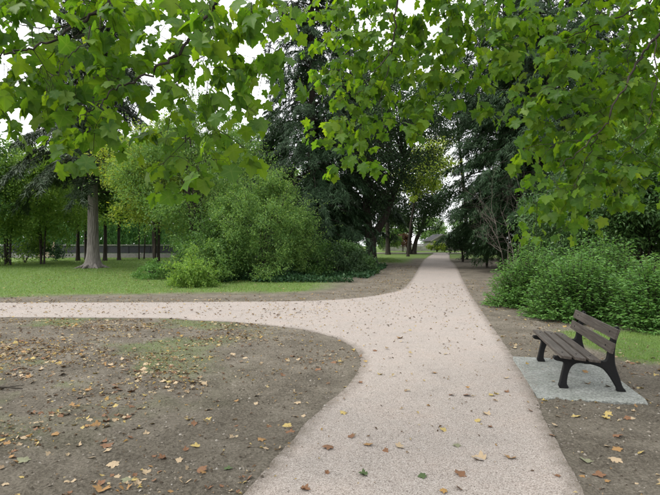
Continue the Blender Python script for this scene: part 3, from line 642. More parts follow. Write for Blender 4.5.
# ------------------------------------------------------------------ far boundary: hedge, fence, gate, house, wall, far trees
root = empty('clipped_hedge', (-24, 53, float(gz(53)))); tag(root, 'tall clipped green hedge behind the dark fence', 'hedge')
r = np.random.default_rng(5); n = 26000
pp = np.stack([r.uniform(-14, 26, n), r.uniform(-.7, .7, n), 3.2 * r.random(n) ** .8], -1)
face = r.random(n) < .6; pp[face, 1] = -.7 - .15 * r.random(face.sum()); pp[:, 2] *= 1 + .08 * np.sin(pp[:, 0] * 2.2); pp[:, 1] -= .18 * np.abs(np.sin(pp[:, 0] * 2.6))
V, Fc = scatter(*RHOMB, pp, unit(rdir(n, r) * .5 + [0, -.2, 1]), unit(rdir(n, r) * .6 + [0, -1, .3]), .3 * (.6 + .8 * r.random(n)))
mk('foliage', V, Fc, M['hedge'], root)
mb = Mesh()
for k in np.arange(-13.5, 26, 1.2): mb.tube(np.array([(k, 0, -.1), (k + .05, 0, 1.4), (k, .05, 2.7)]), [.07, .05, .03], 5)
mb.build('stems', M['bark'], root)
fy = 48.0; fz = float(gz(fy))
root = empty('boundary_fence', (-27, fy, fz)); tag(root, 'low concrete wall with dark fence panels and pale top rail behind the lawn', 'fence')
mb = Mesh(); mb.box((6.5, 0, .2), (31, .3, .44)); mb.build('base_wall', M['concrete'], root)
panel = post = None
for k in range(15):
    x0 = -9 + k * 2.06
    if panel is None:
        mb = Mesh(); mb.box((0, 0, 0), (1.92, .05, .66)); panel = mb.build('panel', M['fencedark'], root); p_ = panel
        mb = Mesh(); mb.box((0, 0, 0), (.1, .1, .84)); post = mb.build('post', M['fencedark'], root); q_ = post
    else: p_ = link_copy(panel, parent=root); q_ = link_copy(post, parent=root)
    p_.location = (x0 + 1.03, 0, .79); q_.location = (x0, -.01, .84)
mb = Mesh(); mb.box((6.5, 0, 1.22), (31, .16, .09)); mb.build('top_rail', M['concrete'], root)
# pale wooden gate beside the fence
root = empty('wooden_gate', (wx(46, 46.5), 46.5, float(gz(46.5)))); tag(root, 'pale wooden gate between two posts at the left end of the fence', 'gate')
for x0 in (-.75, .75):
    mb = Mesh(); mb.box((x0, 0, .75), (.13, .13, 1.55)); mb.build('post', M['palewood'], root)
for k in range(7):
    mb = Mesh(); mb.box((-.57 + k * .19, 0, .62), (.12, .03, 1.0)); mb.build('board', M['palewood'], root)
for z_ in (.3, .95):
    mb = Mesh(); mb.box((0, .04, z_), (1.3, .04, .1)); mb.build('rail', M['palewood'], root)
# far house
root = empty('garden_house', (wx(438, 78), 78, float(gz(78))), R(8)); root.scale = (.7, .7, .85); tag(root, 'small pale house with a dark gabled roof at the end of the path', 'house')
mb = Mesh(); mb.box((0, 0, .75), (4.4, 5, 1.7)); mb.add(np.array([(-2.2, -2.5, 1.6), (2.2, -2.5, 1.6), (0, -2.5, 2.6), (-2.2, 2.5, 1.6), (2.2, 2.5, 1.6), (0, 2.5, 2.6)]), np.array([(0, 1, 2), (3, 5, 4)])); mb.build('wall', M['plaster'], root)
for s_ in (-1, 1):
    mb = Mesh(); d = np.array([s_ * 2.7, 0, -1.25]); ln = np.linalg.norm(d); d = d / ln; nn = np.array([-d[2] * s_, 0, d[0] * s_])
    mb.box(np.array([0, 0, 2.72]) + d * ln / 2, (ln, 5.9, .12), np.array([d, [0, 1, 0], nn])); mb.build('roof', M['roof'], root)
    mb = Mesh(); mb.box(np.array([0, -2.97, 2.72]) + d * ln / 2, (ln + .05, .06, .2), np.array([d, [0, 1, 0], nn])); mb.build('gable_board', M['plaster'], root)
for x0 in (-1.1, 1.1):
    mb = Mesh(); mb.box((x0, -2.515, .95), (.8, .06, .8)); f_ = mb.build('window', M['plaster'], root)
    mb = Mesh(); mb.box((x0, -2.54, .95), (.66, .04, .66)); mb.build('pane', M['glass'], f_)
root = empty('stone_wall', (wx(425, 70), 70, float(gz(70)))); tag(root, 'low grey stone wall beyond the cross path', 'wall')
r = np.random.default_rng(9)
for row in range(4):
    x0 = -6 - .3 * (row % 2)
    while x0 < 6:
        l_ = .5 + .5 * r.random(); mb = Mesh(); mb.box((x0 + l_ / 2, r.normal() * .02, .12 + row * .235), (l_ - .03, .4, .215)); mb.build('stone', M['stone'], root); x0 += l_
mb = Mesh(); mb.box((0, 0, 1.0), (12.4, .46, .08)); mb.build('coping', M['stone'], root)
# far trees, copies of two kinds
protoA = broadleaf('far_tree', 'green broadleaf tree in the background beyond the lawn and paths', wx(20, 62), 62, 13, 4.8, 1.6, 60, 16000, .32, 'mid', .28, 81, 'far background trees', clumpr=.17)
protoB = broadleaf('far_tree', 'pale green broadleaf tree in the background beyond the lawn and paths', wx(130, 66), 66, 12, 4.6, 1.4, 60, 16000, .32, 'light', .25, 82, 'far pale background trees', clumpr=.17)
r = np.random.default_rng(12)
BIGF = (75, 180, 235, 110, 540, 600)
for k, (px, Y) in enumerate([(-120, 60), (-60, 66), (75, 70), (180, 64), (235, 72), (290, 66), (350, 80), (395, 92), (470, 95), (540, 62), (600, 58), (660, 56), (720, 52), (-20, 78), (110, 84), (430, 110), (490, 75), (780, 48)]):
    src = (protoA, protoB)[k % 2]; cpy = link_copy(src); cpy.location = (wx(px, Y), Y, float(gz(Y)) - .05); cpy.rotation_euler = (0, 0, r.random() * 6.28)
    s_ = .8 + .35 * r.random(); s_ *= 1.3 if px in BIGF else 1; s_ *= .62 if px in (395, 430, 350, 470, 490) else 1; cpy.scale = (s_ * (1.2 if s_ < .8 else 1), s_ * (1.2 if s_ < .8 else 1), s_)
    for ch in src.children: link_copy(ch, parent=cpy)
far = {}
for o in [o for o in C.objects if o.name.startswith('far_tree')]: far.setdefault(o['group'], []).append(o)
NTH = ['leftmost', 'second from the left', 'third from the left', 'fourth from the left', 'fifth from the left', 'sixth from the left', 'seventh from the left', 'eighth from the left', 'ninth from the left', 'tenth from the left', 'eleventh from the left']
for g_, os_ in far.items():
    for q_, o in enumerate(sorted(os_, key=lambda o: o.location[0] / o.location[1])):
        o['label'] = ('pale green' if 'pale' in g_ else 'mid green') + ' broadleaf tree in the far background, ' + NTH[q_] + ' of its kind'
print('trees', time.time() - T0)

# ------------------------------------------------------------------ bench
BU = np.array([.2225, .975, 0]); BU /= np.linalg.norm(BU); BV = np.array([BU[1], -BU[0], 0])   # along the seat, towards the backrest
bench = empty('park_bench', (2.84, 6.03, .025), 0); tag(bench, 'weathered wooden park bench with black cast iron legs on the grey slab', 'bench')
bench.rotation_euler = (0, 0, math.atan2(BV[1], BV[0]))   # local x = depth, y = along the seat
seatline = lambda d: .405 - .085 * (d + .07)
outline_outer = [(-.045, 0), (.045, 0), (.05, .03), (.035, .06), (.045, .16), (.08, .26), (.14, .31), (.23, .315), (.33, .3), (.425, .262), (.495, .185), (.557, .08), (.583, .03), (.588, 0),
                 (.675, 0), (.67, .03), (.645, .06), (.615, .16), (.585, .25), (.565, .33), (.56, .40), (.563, .5), (.58, .60), (.605, .71), (.61, .755), (.59, .77), (.57, .76), (.545, .70), (.515, .60), (.495, .52), (.485, .44), (.475, .385), (.455, .355),
                 (.42, .35), (.40, .345), (.16, .366), (-.08, .388), (-.11, .38), (-.12, .36), (-.09, .335), (-.03, .325), (.0, .30), (-.02, .2), (-.045, .08), (-.06, .03)]
def frame_mesh(y0, th=.05):
    import bmesh
    bm = bmesh.new()
    p = catmull([(d, 0, z) for d, z in outline_outer], 3)
    vs = [bm.verts.new((q[0], y0 - th / 2, q[2])) for q in p]
    f = bm.faces.new(vs); r_ = bmesh.ops.extrude_face_region(bm, geom=[f])
    bmesh.ops.translate(bm, vec=(0, th, 0), verts=[v_ for v_ in r_['geom'] if isinstance(v_, bmesh.types.BMVert)])
    bmesh.ops.recalc_face_normals(bm, faces=bm.faces)
    fl = [f_ for f_ in bm.faces if len(f_.verts) > 8]
    for f_ in fl:
        ins = bmesh.ops.inset_region(bm, faces=[f_], thickness=.008, depth=.006)
    bmesh.ops.triangulate(bm, faces=[f_ for f_ in bm.faces if len(f_.verts) > 4])
    me = bpy.data.meshes.new('leg_frame'); bm.to_mesh(me); bm.free(); me.materials.append(M['castiron'])
    o = bpy.data.objects.new('leg_frame', me); C.objects.link(o); o.parent = bench
for y0 in (0.0, 1.42): frame_mesh(y0)
def slat(name, d, z, wd, th, ang, y0=-.21, y1=1.66):
    import bmesh
    bm = bmesh.new(); bmesh.ops.create_cube(bm, size=1)
    bmesh.ops.scale(bm, vec=(wd, y1 - y0, th), verts=bm.verts)
    bmesh.ops.bevel(bm, geom=list(bm.edges), offset=.007, segments=2, affect='EDGES', profile=.6)
    me = bpy.data.meshes.new(name); bm.to_mesh(me); bm.free(); me.materials.append(M['wood'])
    o = bpy.data.objects.new(name, me); C.objects.link(o); o.parent = bench
    o.location = (d, (y0 + y1) / 2, z); o.rotation_euler = (0, -ang, 0)
    for k, yy in enumerate((0.0, 1.42)):                      # bolt heads above each frame
        mb = Mesh(); mb.tube(np.array([(0, yy - (y0 + y1) / 2, th / 2 - .002), (0, yy - (y0 + y1) / 2, th / 2 + .006), (0, yy - (y0 + y1) / 2, th / 2 + .0061)]), [.011, .009, .0005], 8); mb.build('bolt', M['castiron'], o)
for d in (-.03, .125, .28): slat('seat_slat', d + .015, seatline(d) + .012, .122, .036, -.088)
slat('back_slat', .483, .54, .125, .034, math.pi / 2 - .24)
slat('back_slat', .527, .70, .125, .034, math.pi / 2 - .30)
print('bench', time.time() - T0)
# ------------------------------------------------------------------ near maple: trunk beside the path, limbs overhead, hanging twigs with leaves
r = np.random.default_rng(2024)
TX, TY = 4.1, 1.3
maple = empty('maple_tree', (TX, TY, 0)); tag(maple, 'maple whose leafy branches hang into the top of the view', 'tree')
org = np.array([TX, TY, 0.])
mb = Mesh(); trunk_tube(mb, [np.array(p) for p in [(0, 0, 0), (-.05, .05, 1.5), (-.15, .1, 3.2), (-.3, .2, 5.2), (-.2, .1, 8.5)]], [.27, .23, .2, .15, .06], .7, 14)
mb.build('trunk', M['maplebark'], maple, True)
TP = lambda z: np.array([TX - .05 - .05 * z, TY + .05 * z * .6, z])
PB = lambda x, y, d: P(x, y, d * .87)
main = [  # (points, radius at start, radius at end)
    ([TP(3.3), (3.2, 2.0, 4.4), (1.6, 2.9, 5.0), (.3, 3.6, 4.6), PB(240, -25, 3.8), PB(205, 22, 3.7), PB(175, 55, 3.6), PB(145, 75, 3.5), PB(120, 88, 3.5), PB(100, 102, 3.45), PB(77, 121, 3.4)], .05, .005),
    ([TP(3.8), (2.9, 1.9, 5.0), (1.0, 2.9, 5.4), (-.8, 3.6, 4.6), PB(140, -45, 3.9), PB(108, 3, 3.7), PB(70, 27, 3.6), PB(48, 42, 3.5), PB(15, 53, 3.4), PB(-15, 57, 3.3)], .05, .007),
    ([PB(100, 9, 3.67), PB(62, 26, 3.8), PB(30, 26, 3.9), PB(3, 20, 4.0), PB(-30, 12, 4.1)], .010, .004),
    ([PB(112, -4, 3.72), PB(90, 35, 3.4), PB(66, 58, 3.3), PB(50, 76, 3.2), PB(44, 98, 3.2)], .008, .003),
    ([(-.1, 3.75, 4.3), PB(222, -30, 4.2), PB(217, 0, 4.1), PB(206, 50, 4.0), PB(180, 78, 3.9), PB(165, 95, 3.9)], .016, .004),
    ([PB(214, 15, 4.1), PB(205, 65, 4.2), PB(200, 105, 4.2), PB(208, 132, 4.2)], .007, .003),
    ([TP(4.2), (2.6, 3.4, 5.6), (1.4, 5.2, 5.6), PB(400, -40, 5.9), PB(396, 0, 5.8), PB(393, 42, 5.8), PB(384, 60, 5.7), PB(370, 76, 5.6), PB(355, 100, 5.6)], .045, .005),
    ([PB(393, 45, 5.8), PB(388, 70, 5.9), PB(380, 100, 6.0), PB(385, 130, 6.0)], .011, .004),
    ([(1.4, 5.1, 5.6), PB(330, -60, 5.2), PB(300, -10, 5.0), PB(270, 25, 4.8), PB(240, 30, 4.6)], .014, .004),
    ([(1.6, 5.0, 5.6), PB(455, -30, 6.2), PB(450, 5, 6.2), PB(465, 25, 6.2), PB(480, 40, 6.2)], .015, .004),
    ([TP(2.9), (4.3, 3.0, 4.2), PB(690, 0, 5.2), PB(660, 33, 5.2), PB(640, 60, 5.2), PB(620, 95, 5.15), PB(600, 130, 5.1), PB(575, 155, 5.1), PB(558, 168, 5.1)], .045, .006),
    ([TP(3.4), (4.2, 3.2, 4.9), PB(680, -30, 5.6), PB(650, 2, 5.6), PB(630, 12, 5.6), PB(590, 27, 5.6), PB(560, 45, 5.7), PB(530, 63, 5.8)], .035, .005),
    ([PB(632, 11, 5.6), PB(633, 28, 5.5), PB(628, 60, 5.4), PB(630, 90, 5.4)], .010, .004),
    ([PB(655, 38, 5.2), PB(655, 80, 5.0), PB(650, 115, 5.0), PB(640, 138, 5.0), PB(612, 165, 5.0)], .012, .004),
    ([PB(600, 130, 5.1), PB(588, 155, 5.3), PB(575, 185, 5.4), PB(560, 215, 5.4)], .010, .003),
    ([PB(590, 27, 5.6), PB(585, 50, 5.9), PB(590, 85, 6.0), PB(575, 110, 6.0)], .008, .003),
]
nodes = []; nb_ = []
brs = []
for bi_, (pts, r0, r1) in enumerate(main):
    p = catmull(np.array([np.asarray(q, float) for q in pts]), 7)
    p[1:-1] += r.normal(size=(len(p) - 2, 3)) * .012
    brs.append((p, .52 * np.linspace(r0 ** .5, r1 ** .5, len(p)) ** 2)); nodes.append(p); nb_ += [bi_] * len(p)
nodes = np.vstack(nodes); nb_ = np.array(nb_)
DM = ["9999877776" "5999997744" "88",
      "6999997674" "2999999756" "99",
      "4999966762" "2899955399" "99",
      "6688357541" "1788613588" "88",
      "2377465620" "2773002388" "87",
      "0032266410" "0530000388" "86",
      "0000021000" "0000000367" "63",
      "0000000000" "0000000343" "00",
      "0000000000" "0000000000" "00"]
cl = []
for ry in range(-4, 9):
    for cx_ in range(-7, 25):
        if ry < 0: dn = 3.0
        else: dn = float(DM[ry][min(max(cx_, 0), 21)])
        if dn == 0: continue
        left = cx_ < 10
        n = dn / 9 * (5.4 if left else (10.5 if cx_ >= 16 else 11))
        n = int(n) + (r.random() < n - int(n))
        for _ in range(n):
            px = 30 * (cx_ + r.random()); py = 30 * (ry + r.random()) - 8
            Y = r.uniform(3.0, 4.5) if left else (r.uniform(4.6, 6.4) if cx_ >= 16 else r.uniform(5.2, 6.6))
            cl.append(P(px, py, Y))
cl = np.array(cl)
# join every leaf cluster to the nearest wood, nearest first: a branching twig system per main branch
d0 = np.min(np.linalg.norm(cl[:, None] - nodes[None], axis=2), axis=1)
lp, lf, lu, ls = [], [], [], []
twm = {k: Mesh() for k in range(len(main))}
for k in np.argsort(d0):
    c_ = cl[k]
    d = nodes - c_; dist = np.linalg.norm(d, axis=1) - .25 * np.clip(d[:, 2], -1, 1)
    j = int(np.argmin(dist)); s_ = nodes[j]; ln = np.linalg.norm(c_ - s_)
    md = s_ * .5 + c_ * .5 + np.array([0, 0, .10 * ln]) + r.normal(size=3) * .05 * ln
    tt = np.linspace(0, 1, 6)[:, None]; p = (1 - tt) ** 2 * s_ + 2 * tt * (1 - tt) * md + tt * tt * c_
    r0 = min(.0055, .002 + .004 * ln); b0 = nb_[j]
    twm[b0].tube(p, np.linspace(r0, .0013, 6), 3)
    nodes = np.vstack([nodes, p[2:]]); nb_ = np.concatenate([nb_, [b0] * 4])
    nl = r.integers(4, 8); tend = unit(c_ - md)
    for q in range(nl):
        tq = 1 - .16 * q * r.random() if q else 1.0
        base = (1 - tq) ** 2 * s_ + 2 * tq * (1 - tq) * md + tq * tq * c_
        az = r.random() * 6.283; od = unit(np.array([math.cos(az), math.sin(az), .1]) + .5 * tend)
        pl = .05 + .08 * r.random()
        lb = base + od * pl * .8 + np.array([0, 0, -pl * .45])
        twm[b0].tube(np.array([base, base + od * pl * .5 + [0, 0, -.01], lb]), .0011, 3)
        f_ = unit(od * (.3 + .6 * r.random()) + np.array([0, 0, -.35 - .75 * r.random()]) + r.normal(size=3) * .2)
        u_ = unit(np.array([0, 0, .8]) + od * .6 + r.normal(size=3) * .45)
        lp.append(lb); lf.append(f_); lu.append(u_); ls.append((.116 if c_[0] / c_[1] < -.05 else .12) * r.uniform(.5, 1.15))
lp, lf, lu, ls = map(np.array, (lp, lf, lu, ls)); nlf = len(lp)
for bi_, (p, rad) in enumerate(brs):
    mb = twm[bi_]; mb.tube(p, rad, 7)
    o = mb.build('branch', M['maplebark'], maple, True); o.location = -org
# the leaves that show largest are parts of their own, the others one mass
vx = CX + F * lp[:, 0] / lp[:, 1]; vy = HOR - F * (lp[:, 2] - CAMZ) / lp[:, 1]
inv = (vx > -8) & (vx < 668) & (vy > -8)
score = np.where(inv, ls / lp[:, 1] * (1 + .0 * vx), 0)
big = np.argsort(-score)[:300]; rest = np.setdiff1d(np.arange(nlf), big)
tms = [maple_template(.4, .2, .05), maple_template(.75, .3, .2), maple_template(.3, -.1, -.25), maple_template(1.0, .45, -.15)]
var = r.integers(0, 4, nlf)
Vs, Fs, off = [], [], 0
for v_ in range(4):
    ii = rest[var[rest] == v_]
    V, Fc = scatter(*tms[v_], lp[ii], lf[ii], lu[ii], ls[ii]); Vs.append(V); Fs.append(Fc + off); off += len(V)
o = mk('crown', np.concatenate(Vs), np.concatenate(Fs), M['maple'], maple, True, attrs={'vein': np.tile(VEIN, len(rest))}); o.location = -org; o['kind'] = 'stuff'
lmesh = [mk('leaf', tv, tf, M['maple'], maple, True, attrs={'vein': VEIN}).data for tv, tf in tms]
for o in [o for o in maple.children if o.name.startswith('leaf')]: bpy.data.objects.remove(o)
from mathutils import Matrix
for i_ in big:
    f_ = lf[i_]; s_ = unit(np.cross(f_, lu[i_])); n_ = np.cross(s_, f_)
    o = bpy.data.objects.new('leaf', lmesh[var[i_]]); C.objects.link(o); o.parent = maple
    mt = Matrix(((s_[0], f_[0], n_[0], 0), (s_[1], f_[1], n_[1], 0), (s_[2], f_[2], n_[2], 0), (0, 0, 0, 1))) @ Matrix.Scale(float(ls[i_]), 4)
    mt.translation = Vector(lp[i_] - org); o.matrix_local = mt
print('maple', nlf, time.time() - T0)

# ------------------------------------------------------------------ fallen leaves
r = np.random.default_rng(99)
def surf(X, Y):
    rel = relief_at(X, Y)
    z = gz(Y) - .004 + rel * sst(26, 14, Y) * sst(16, 7, np.abs(X))
    z = np.where(on_path(X, Y), gz(Y) + .018, z)
    return np.where(in_poly(X, Y, SLAB), .028, z)
ftm = [maple_template(-.3, .2, .1), maple_template(-.6, .35, -.2), maple_template(.4, .1, .2), maple_template(-.2, -.15, .3)]
OV2 = (OVAL[0] * [1, 1, 2.2], OVAL[1])
fmesh = {}
def fallen(X, Y, col, size, vr, label, group, rot=None, tilt=.25):
    key = (col, vr)
    if key not in fmesh:
        tv, tf = ftm[vr] if vr < 4 else OV2
        tv = tv - [0, .3, 0]; tv = tv.copy(); tv[:, 2] -= np.percentile(tv[:, 2], 25)
        o = mk('fallen_leaf', tv, tf, M['fallen_' + col]); fmesh[key] = o.data; bpy.data.objects.remove(o)
    o = bpy.data.objects.new('fallen_leaf', fmesh[key]); C.objects.link(o)
    o.location = (X, Y, float(surf(np.array([X]), np.array([Y]))[0]) + .003 + .04 * size)
    o.rotation_euler = (r.normal() * tilt, r.normal() * tilt, r.random() * 6.283 if rot is None else rot); o.scale = (size,) * 3
    tag(o, label, 'leaf', group); return o
HAND = [(102, 488, 'orange', .14, 'large orange-brown fallen leaf at the bottom left on the soil'), (184, 483, 'tan', .1, 'pale tan fallen leaf on soil at the bottom, left of the path corner'),
        (127, 480, 'grey-green', .1, 'grey-green curled leaf on the soil right of the large orange leaf'), (24, 463, 'grey-green', .12, 'grey-green fallen leaf on soil by the left edge'),
        (196, 447, 'yellow', .1, 'bright yellow-orange fallen leaf alone on dark soil'), (163, 459, 'brown', .1, 'reddish brown curled leaf on dark soil near the bottom'),
        (114, 464, 'tan', .12, 'crumpled tan leaf on the soil above the grey-green curled one'), (106, 447, 'brown', .13, 'brown fallen leaf in the densest litter on the left soil'),
        (139, 378, 'orange', .17, 'big ochre leaf heap piece in the middle of the left soil'), (189, 420, 'yellow', .1, 'yellow fallen leaf on bare soil, middle distance'),
        (329, 450, 'brown', .12, 'dark brown curled leaf on the path near its left edge'), (369, 447, 'orange', .1, 'orange fallen leaf near the middle of the path'),
        (400, 449, 'tan', .11, 'tan leaf on the path right of the orange leaf'), (364, 477, 'green', .09, 'dark green leaf lying on the near path'),
        (343, 415, 'yellow', .1, 'yellow leaf on the path beside the soil corner'), (351, 439, 'brown', .08, 'small brown leaf on the path left of the orange leaf'),
        (227, 471, 'green', .09, 'green leaf on the soil near the path corner'), (246, 480, 'brown', .11, 'brown leaf at the path corner at the bottom'),
        (261, 438, 'orange', .1, 'orange leaf on soil close to the path edge'), (291, 433, 'brown', .1, 'brown leaf on the soil edge beside the path'),
        (360, 384, 'brown', .08, 'brown leaf at the rounded soil tip'), (400, 339, 'orange', .14, 'orange leaf on the path at the fork'),
        (375, 352, 'brown', .09, 'dark leaf on the path beyond the soil tip'), (460, 477, 'brown', .11, 'reddish brown leaf at the bottom of the path'),
        (511, 460, 'orange', .11, 'orange-brown leaf on the path towards its right edge'), (480, 461, 'tan', .14, 'shredded tan leaf on the lower path'),
        (423, 479, 'green', .08, 'small green leaf at the bottom centre of the path'), (598, 476, 'brown', .12, 'brown leaf on the right soil at the bottom'),
        (586, 461, 'grey-green', .12, 'pale green leaf on the right soil beside the path edge'), (607, 420, 'yellow', .1, 'yellow leaf on soil in front of the slab'),
        (616, 461, 'tan', .12, 'pale tan leaf on the right soil by the picture edge'), (467, 397, 'brown', .11, 'brown leaf on the path left of the bench slab'),
        (492, 397, 'yellow', .09, 'yellow-green leaf on the path near the slab corner'), (487, 416, 'tan', .1, 'tan leaf on the path below the slab corner'),
        (457, 448, 'grey-green', .08, 'small grey-green leaf on the path'), (618, 450, 'orange', .1, 'ochre leaf on the right soil near the edge'), (576, 417, 'yellow', .11, 'yellow leaf on soil just off the slab corner'),
        (588, 386, 'orange', .09, 'ochre leaf on the slab under the bench')]
for q, (px, py, col, sz, lab) in enumerate(HAND):
    Y = F * CAMZ / (py - HOR); fallen(wx(px, Y), Y, col, sz * .78, q % 4, lab, None, tilt=.15)
# sampled litter: densities by place
def sample(n, x0, x1, y0, y1, dens):
    X = r.uniform(x0, x1, n); Y = r.uniform(y0, y1, n); k = r.random(n) < dens(X, Y); return np.stack([X[k], Y[k]], -1)
def dens_island(X, Y):
    ok = (X < xl(np.minimum(Y, 12.4)) - .02) & (Y < 12.3)
    c_ = np.clip((fbm(X * .9, Y * .9, 140) - .36) * 2.6, .1, 1)
    return ok * c_ * (.35 + .65 * sst(.2, -2.2, X + .0 * Y)) * (.55 + .45 * sst(4, 8, Y))
A = sample(62000, -10, .6, 2.6, 12.3, dens_island)
B = sample(6500, -2, 6, 2.5, 22, lambda X, Y: on_path(X, Y) * (.35 + .4 * sst(6, 14, Y)))
Bl = sample(2600, -14, 0, 11.8, 15.6, lambda X, Y: on_path(X, Y) * .5)
Cc = sample(12000, 1.5, 9, 2.6, 24, lambda X, Y: ((X > xr(Y) + .03) & ~in_poly(X, Y, SLAB)) * np.clip((fbm(X * 1.1, Y * 1.1, 150) - .35) * 2.5, .05, 1) * sst(4.6, 2.5, X - xr(Y)))
D = sample(12000, -14, 4, 15.3, 24, lambda X, Y: ((X < xl(np.maximum(Y, 15.5)) - .03)) * np.maximum(sst(17.8, 15.6, Y), .75 * sst(3.2, 1.0, xl(np.maximum(Y, 15.5)) - X)) * .8)
E = sample(3000, 1, 7, 22, 36, lambda X, Y: (X < xl(Y) - .05) * sst(3.4, 1, xl(Y) - X) * .7)
G = sample(9000, -16, -1, 17, 30, lambda X, Y: .35 + 0 * X)
S_ = sample(60, 2.4, 4.1, 5.4, 7.8, lambda X, Y: in_poly(X, Y, SLAB, -.05) * .7)
zone = ['left soil', 'main path', 'left path branch', 'soil right of the path', 'strip between path and lawn', 'soil by the conifers', 'lawn', 'grey slab']
pts = np.vstack([A, B, Bl, Cc, D, E, G, S_]); zi = np.concatenate([np.full(len(p), k) for k, p in enumerate([A, B, Bl, Cc, D, E, G, S_])])
n = len(pts)
size = np.where(r.random(n) < np.where(zi == 0, .07, .12), r.uniform(.05, .085, n), .014 + .04 * r.random(n) ** 1.6)
size = np.where(zi == 1, size * .8, size)
vis = (np.abs(pts[:, 0] / pts[:, 1]) < .66) & (pts[:, 1] > 3.5)
sc_ = np.where(vis, size / pts[:, 1], 0); pick = np.argsort(-sc_)[:255]
cols = np.array(['yellow', 'orange', 'brown', 'tan', 'tan', 'brown'])
def place(k):
    z_ = zone[zi[k]]; py = HOR + F * CAMZ / pts[k, 1]; px = CX + F * pts[k, 0] / pts[k, 1]
    row = 'bottom' if py > 460 else ('lower' if py > 430 else ('middle' if py > 400 else ('upper' if py > 375 else 'far')))
    if zi[k] == 0: return f'{row} left soil ' + ('by the picture edge' if px < 60 else ('nearer the edge' if px < 130 else ('nearer the path' if px < 200 else 'beside the path')))
    return f'{row} part of the {z_}'
ORD = ['nearest', 'second nearest', 'third nearest', 'fourth nearest', 'fifth nearest', 'sixth nearest', 'seventh nearest', 'eighth nearest', 'ninth nearest', 'tenth nearest', 'eleventh nearest', 'twelfth nearest', 'thirteenth nearest', 'fourteenth nearest', 'fifteenth nearest']
seen = {}
for k in sorted(pick, key=lambda q_: pts[q_, 1]):
    col = str(cols[r.integers(6)]); pl = place(k); c_ = seen.get((col, pl), 0); seen[(col, pl)] = c_ + 1
    fallen(pts[k, 0], pts[k, 1], col, size[k] * 1.05, int(r.integers(0, 4)), f'{ORD[min(c_, 14)]} {col} leaf on the {pl}', f'{col} fallen leaves on the {zone[zi[k]]}')
oth = np.setdiff1d(np.arange(n), pick)
Vs, Fs, off = [], [], 0
vv = np.where(size[oth] < .045, np.where(r.random(len(oth)) < .9, 4, r.integers(0, 4, len(oth))), r.integers(0, 6, len(oth)))
for v_ in range(6):
    ii = oth[vv == v_]; tv, tf = ftm[v_] if v_ < 4 else (LEAF2[0] * [1.1, 1, 2.2] if v_ == 4 else OVAL[0] * [1, 1, 2.2], LEAF2[1] if v_ == 4 else OVAL[1])
    pos = np.column_stack([pts[ii], surf(pts[ii, 0], pts[ii, 1]) + .006 + .1 * size[ii]])
    az = r.random(len(ii)) * 6.283
    V, Fc = scatter(tv - [0, .3, 0], tf, pos, np.stack([np.cos(az), np.sin(az), r.normal(size=len(ii)) * .2], -1), unit(np.array([0, 0, 1.]) + r.normal(size=(len(ii), 3)) * .22), size[ii] * (1.0 if v_ < 4 else 1.3))
    Vs.append(V); Fs.append(Fc + off); off += len(V)
tag(mk('leaf_litter', np.concatenate(Vs), np.concatenate(Fs), M['litter']), 'small dry fallen leaves and fragments strewn over soil and paths', 'leaf litter', kind='stuff')
# soil crumbs and stones
n = 38000
X = r.uniform(-7, 5.5, n); Y = 2.6 + 10 * r.random(n) ** 1.3
k = ~on_path(X, Y, -.03) & ~in_poly(X, Y, SLAB) & (Y < 12.2); X, Y = X[k], Y[k]; n = len(X)
oct_v = np.array([(1, 0, 0), (-1, 0, 0), (0, 1, 0), (0, -1, 0), (0, 0, .8)]); oct_f = np.array([(0, 2, 4), (2, 1, 4), (1, 3, 4), (3, 0, 4)])
az = r.random(n) * 6.28
M['clod'] = leafmat('soil_clod', [(0, (.045, .036, .027)), (.6, (.15, .131, .105)), (.9, (.23, .205, .172)), (1, (.3, .28, .25))], 0.0, rough=1, spec=.1, clump=0)
V, Fc = scatter(oct_v, oct_f, np.column_stack([X, Y, surf(X, Y)]), np.stack([np.cos(az), np.sin(az), 0 * az], -1), unit(np.array([0, 0, 1.]) + r.normal(size=(n, 3)) * .3), (.003 + .015 * r.random(n) ** 3)[:, None] * r.uniform(.6, 1.3, (n, 3)))
tag(mk('soil_crumbs', V, Fc, M['clod']), 'soil crumbs and small stones on the bare ground', 'soil', kind='stuff')
n = 900; Y = 2.6 + 12 * r.random(n) ** 1.4; X = np.where(r.random(n) < .5, xl(np.minimum(Y, 11)) + np.abs(r.normal(size=n)) * .05, xr(Y) - np.abs(r.normal(size=n)) * .05); k = np.abs(X) < 6; X, Y = X[k], Y[k]; n = len(X)
V, Fc = scatter(oct_v, oct_f, np.column_stack([X, Y, gz(Y) + .016]), np.stack([np.cos(X * 99), np.sin(X * 99), 0 * X], -1), np.tile([0, 0, 1.], (n, 1)), (.002 + .005 * r.random(n) ** 2)[:, None] * r.uniform(.6, 1.3, (n, 3)))
tag(mk('edge_crumbs', V, Fc, M['clod']), 'soil crumbs spilled along the edges of the path', 'soil', kind='stuff')
n = 9000; Y = 2.8 + 9 * r.random(n) ** 1.6; X = xl(np.minimum(Y, 9)) + (xr(Y) - xl(np.minimum(Y, 9))) * r.random(n)
k = r.random(n) < .35; sp = np.where(r.random(n) < .5, xl(np.minimum(Y, 9)) - np.abs(r.normal(size=n)) * .06, xr(Y) + np.abs(r.normal(size=n)) * .06); X = np.where(k, sp, X)
M['pebble'] = leafmat('loose_gravel', [(0, (.14, .115, .1)), (.5, (.26, .22, .2)), (1, (.4, .36, .34))], 0.0, rough=.95, spec=.1, clump=0)
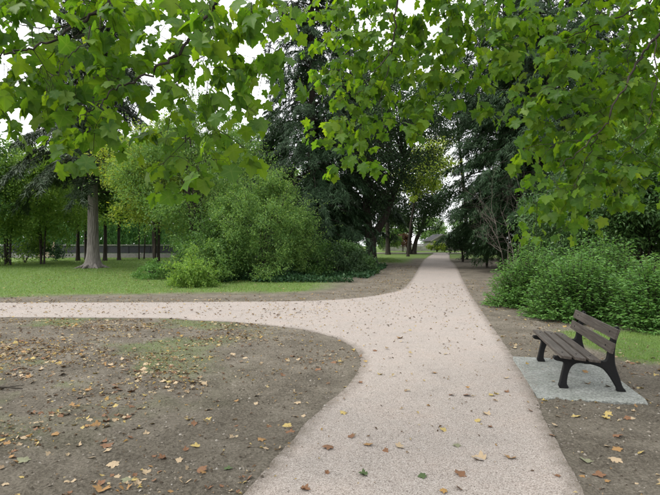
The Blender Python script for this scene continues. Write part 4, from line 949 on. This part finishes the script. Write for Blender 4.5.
V, Fc = scatter(oct_v, oct_f, np.column_stack([X, Y, surf(X, Y)]), np.stack([np.cos(X * 99), np.sin(X * 99), 0 * X], -1), np.tile([0, 0, 1.], (n, 1)), (.002 + .005 * r.random(n) ** 2)[:, None] * r.uniform(.6, 1.3, (n, 3)))
tag(mk('loose_gravel', V, Fc, M['pebble']), 'loose pink grit on the near path and spilled at its edges', 'gravel', kind='stuff')
# a fallen stick at the left edge
mb = Mesh(); p0, p1 = P(-12, 389, 6.06), P(22, 390, 6.0); mb.tube(np.array([p0, (p0 + p1) / 2 + [0, .03, .01], p1]) * [1, 1, 0] + [0, 0, .022], [.014, .012, .007], 6)
mb.tube(np.array([(p0 + p1) / 2 * [1, 1, 0] + [0, .03, .024], p1 * [1, 1, 0] + [-.06, .14, .03]]), [.007, .004], 5)
tag(mb.build('fallen_stick', M['maplebark']), 'dark forked stick lying on the soil at the left edge', 'stick')

# ------------------------------------------------------------------ grass
def grass(name, label, n, x0, x1, y0, y1, hgt, wid, seed, power=1.0, thr=.25):
    r = np.random.default_rng(seed); X = r.uniform(x0, x1, n); Y = y0 + (y1 - y0) * r.random(n) ** power
    k = (r.random(n) * .9 + thr < grass_amt(X, Y) + .35 * (fbm(X * 3, Y * 3, seed) - .5)) & ~on_path(X, Y, .02) & ~in_poly(X, Y, SLAB, .03)
    X, Y = X[k], Y[k]; n = len(X); sc = (1 + .035 * np.clip(Y - 10, 0, 40))
    a = r.random(n) * 6.283; h = hgt * (.5 + .9 * r.random(n))
    V, Fc = scatter(*BLADE, np.column_stack([X, Y, surf(X, Y) - .004]), unit(np.stack([np.cos(a) * .5, np.sin(a) * .5, np.ones(n)], -1)), np.stack([np.cos(a), np.sin(a), 0 * a], -1), np.stack([wid * sc, h, h], -1))
    tag(mk(name, V, Fc, M['grass']), label, 'grass', kind='stuff')
grass('lawn_grass', 'short green lawn beyond the left path branch', 260000, -26, 6, 16, 48, .07, .014, 1, 1.5)
grass('verge_grass', 'green grass behind the bench before the bushes', 60000, 4, 11, 6.7, 10.5, .06, .007, 2)
grass('sparse_grass', 'thin patchy grass growing on the left soil', 90000, -9, 0, 3, 12.2, .035, .005, 3, thr=.12)
print('done', time.time() - T0)
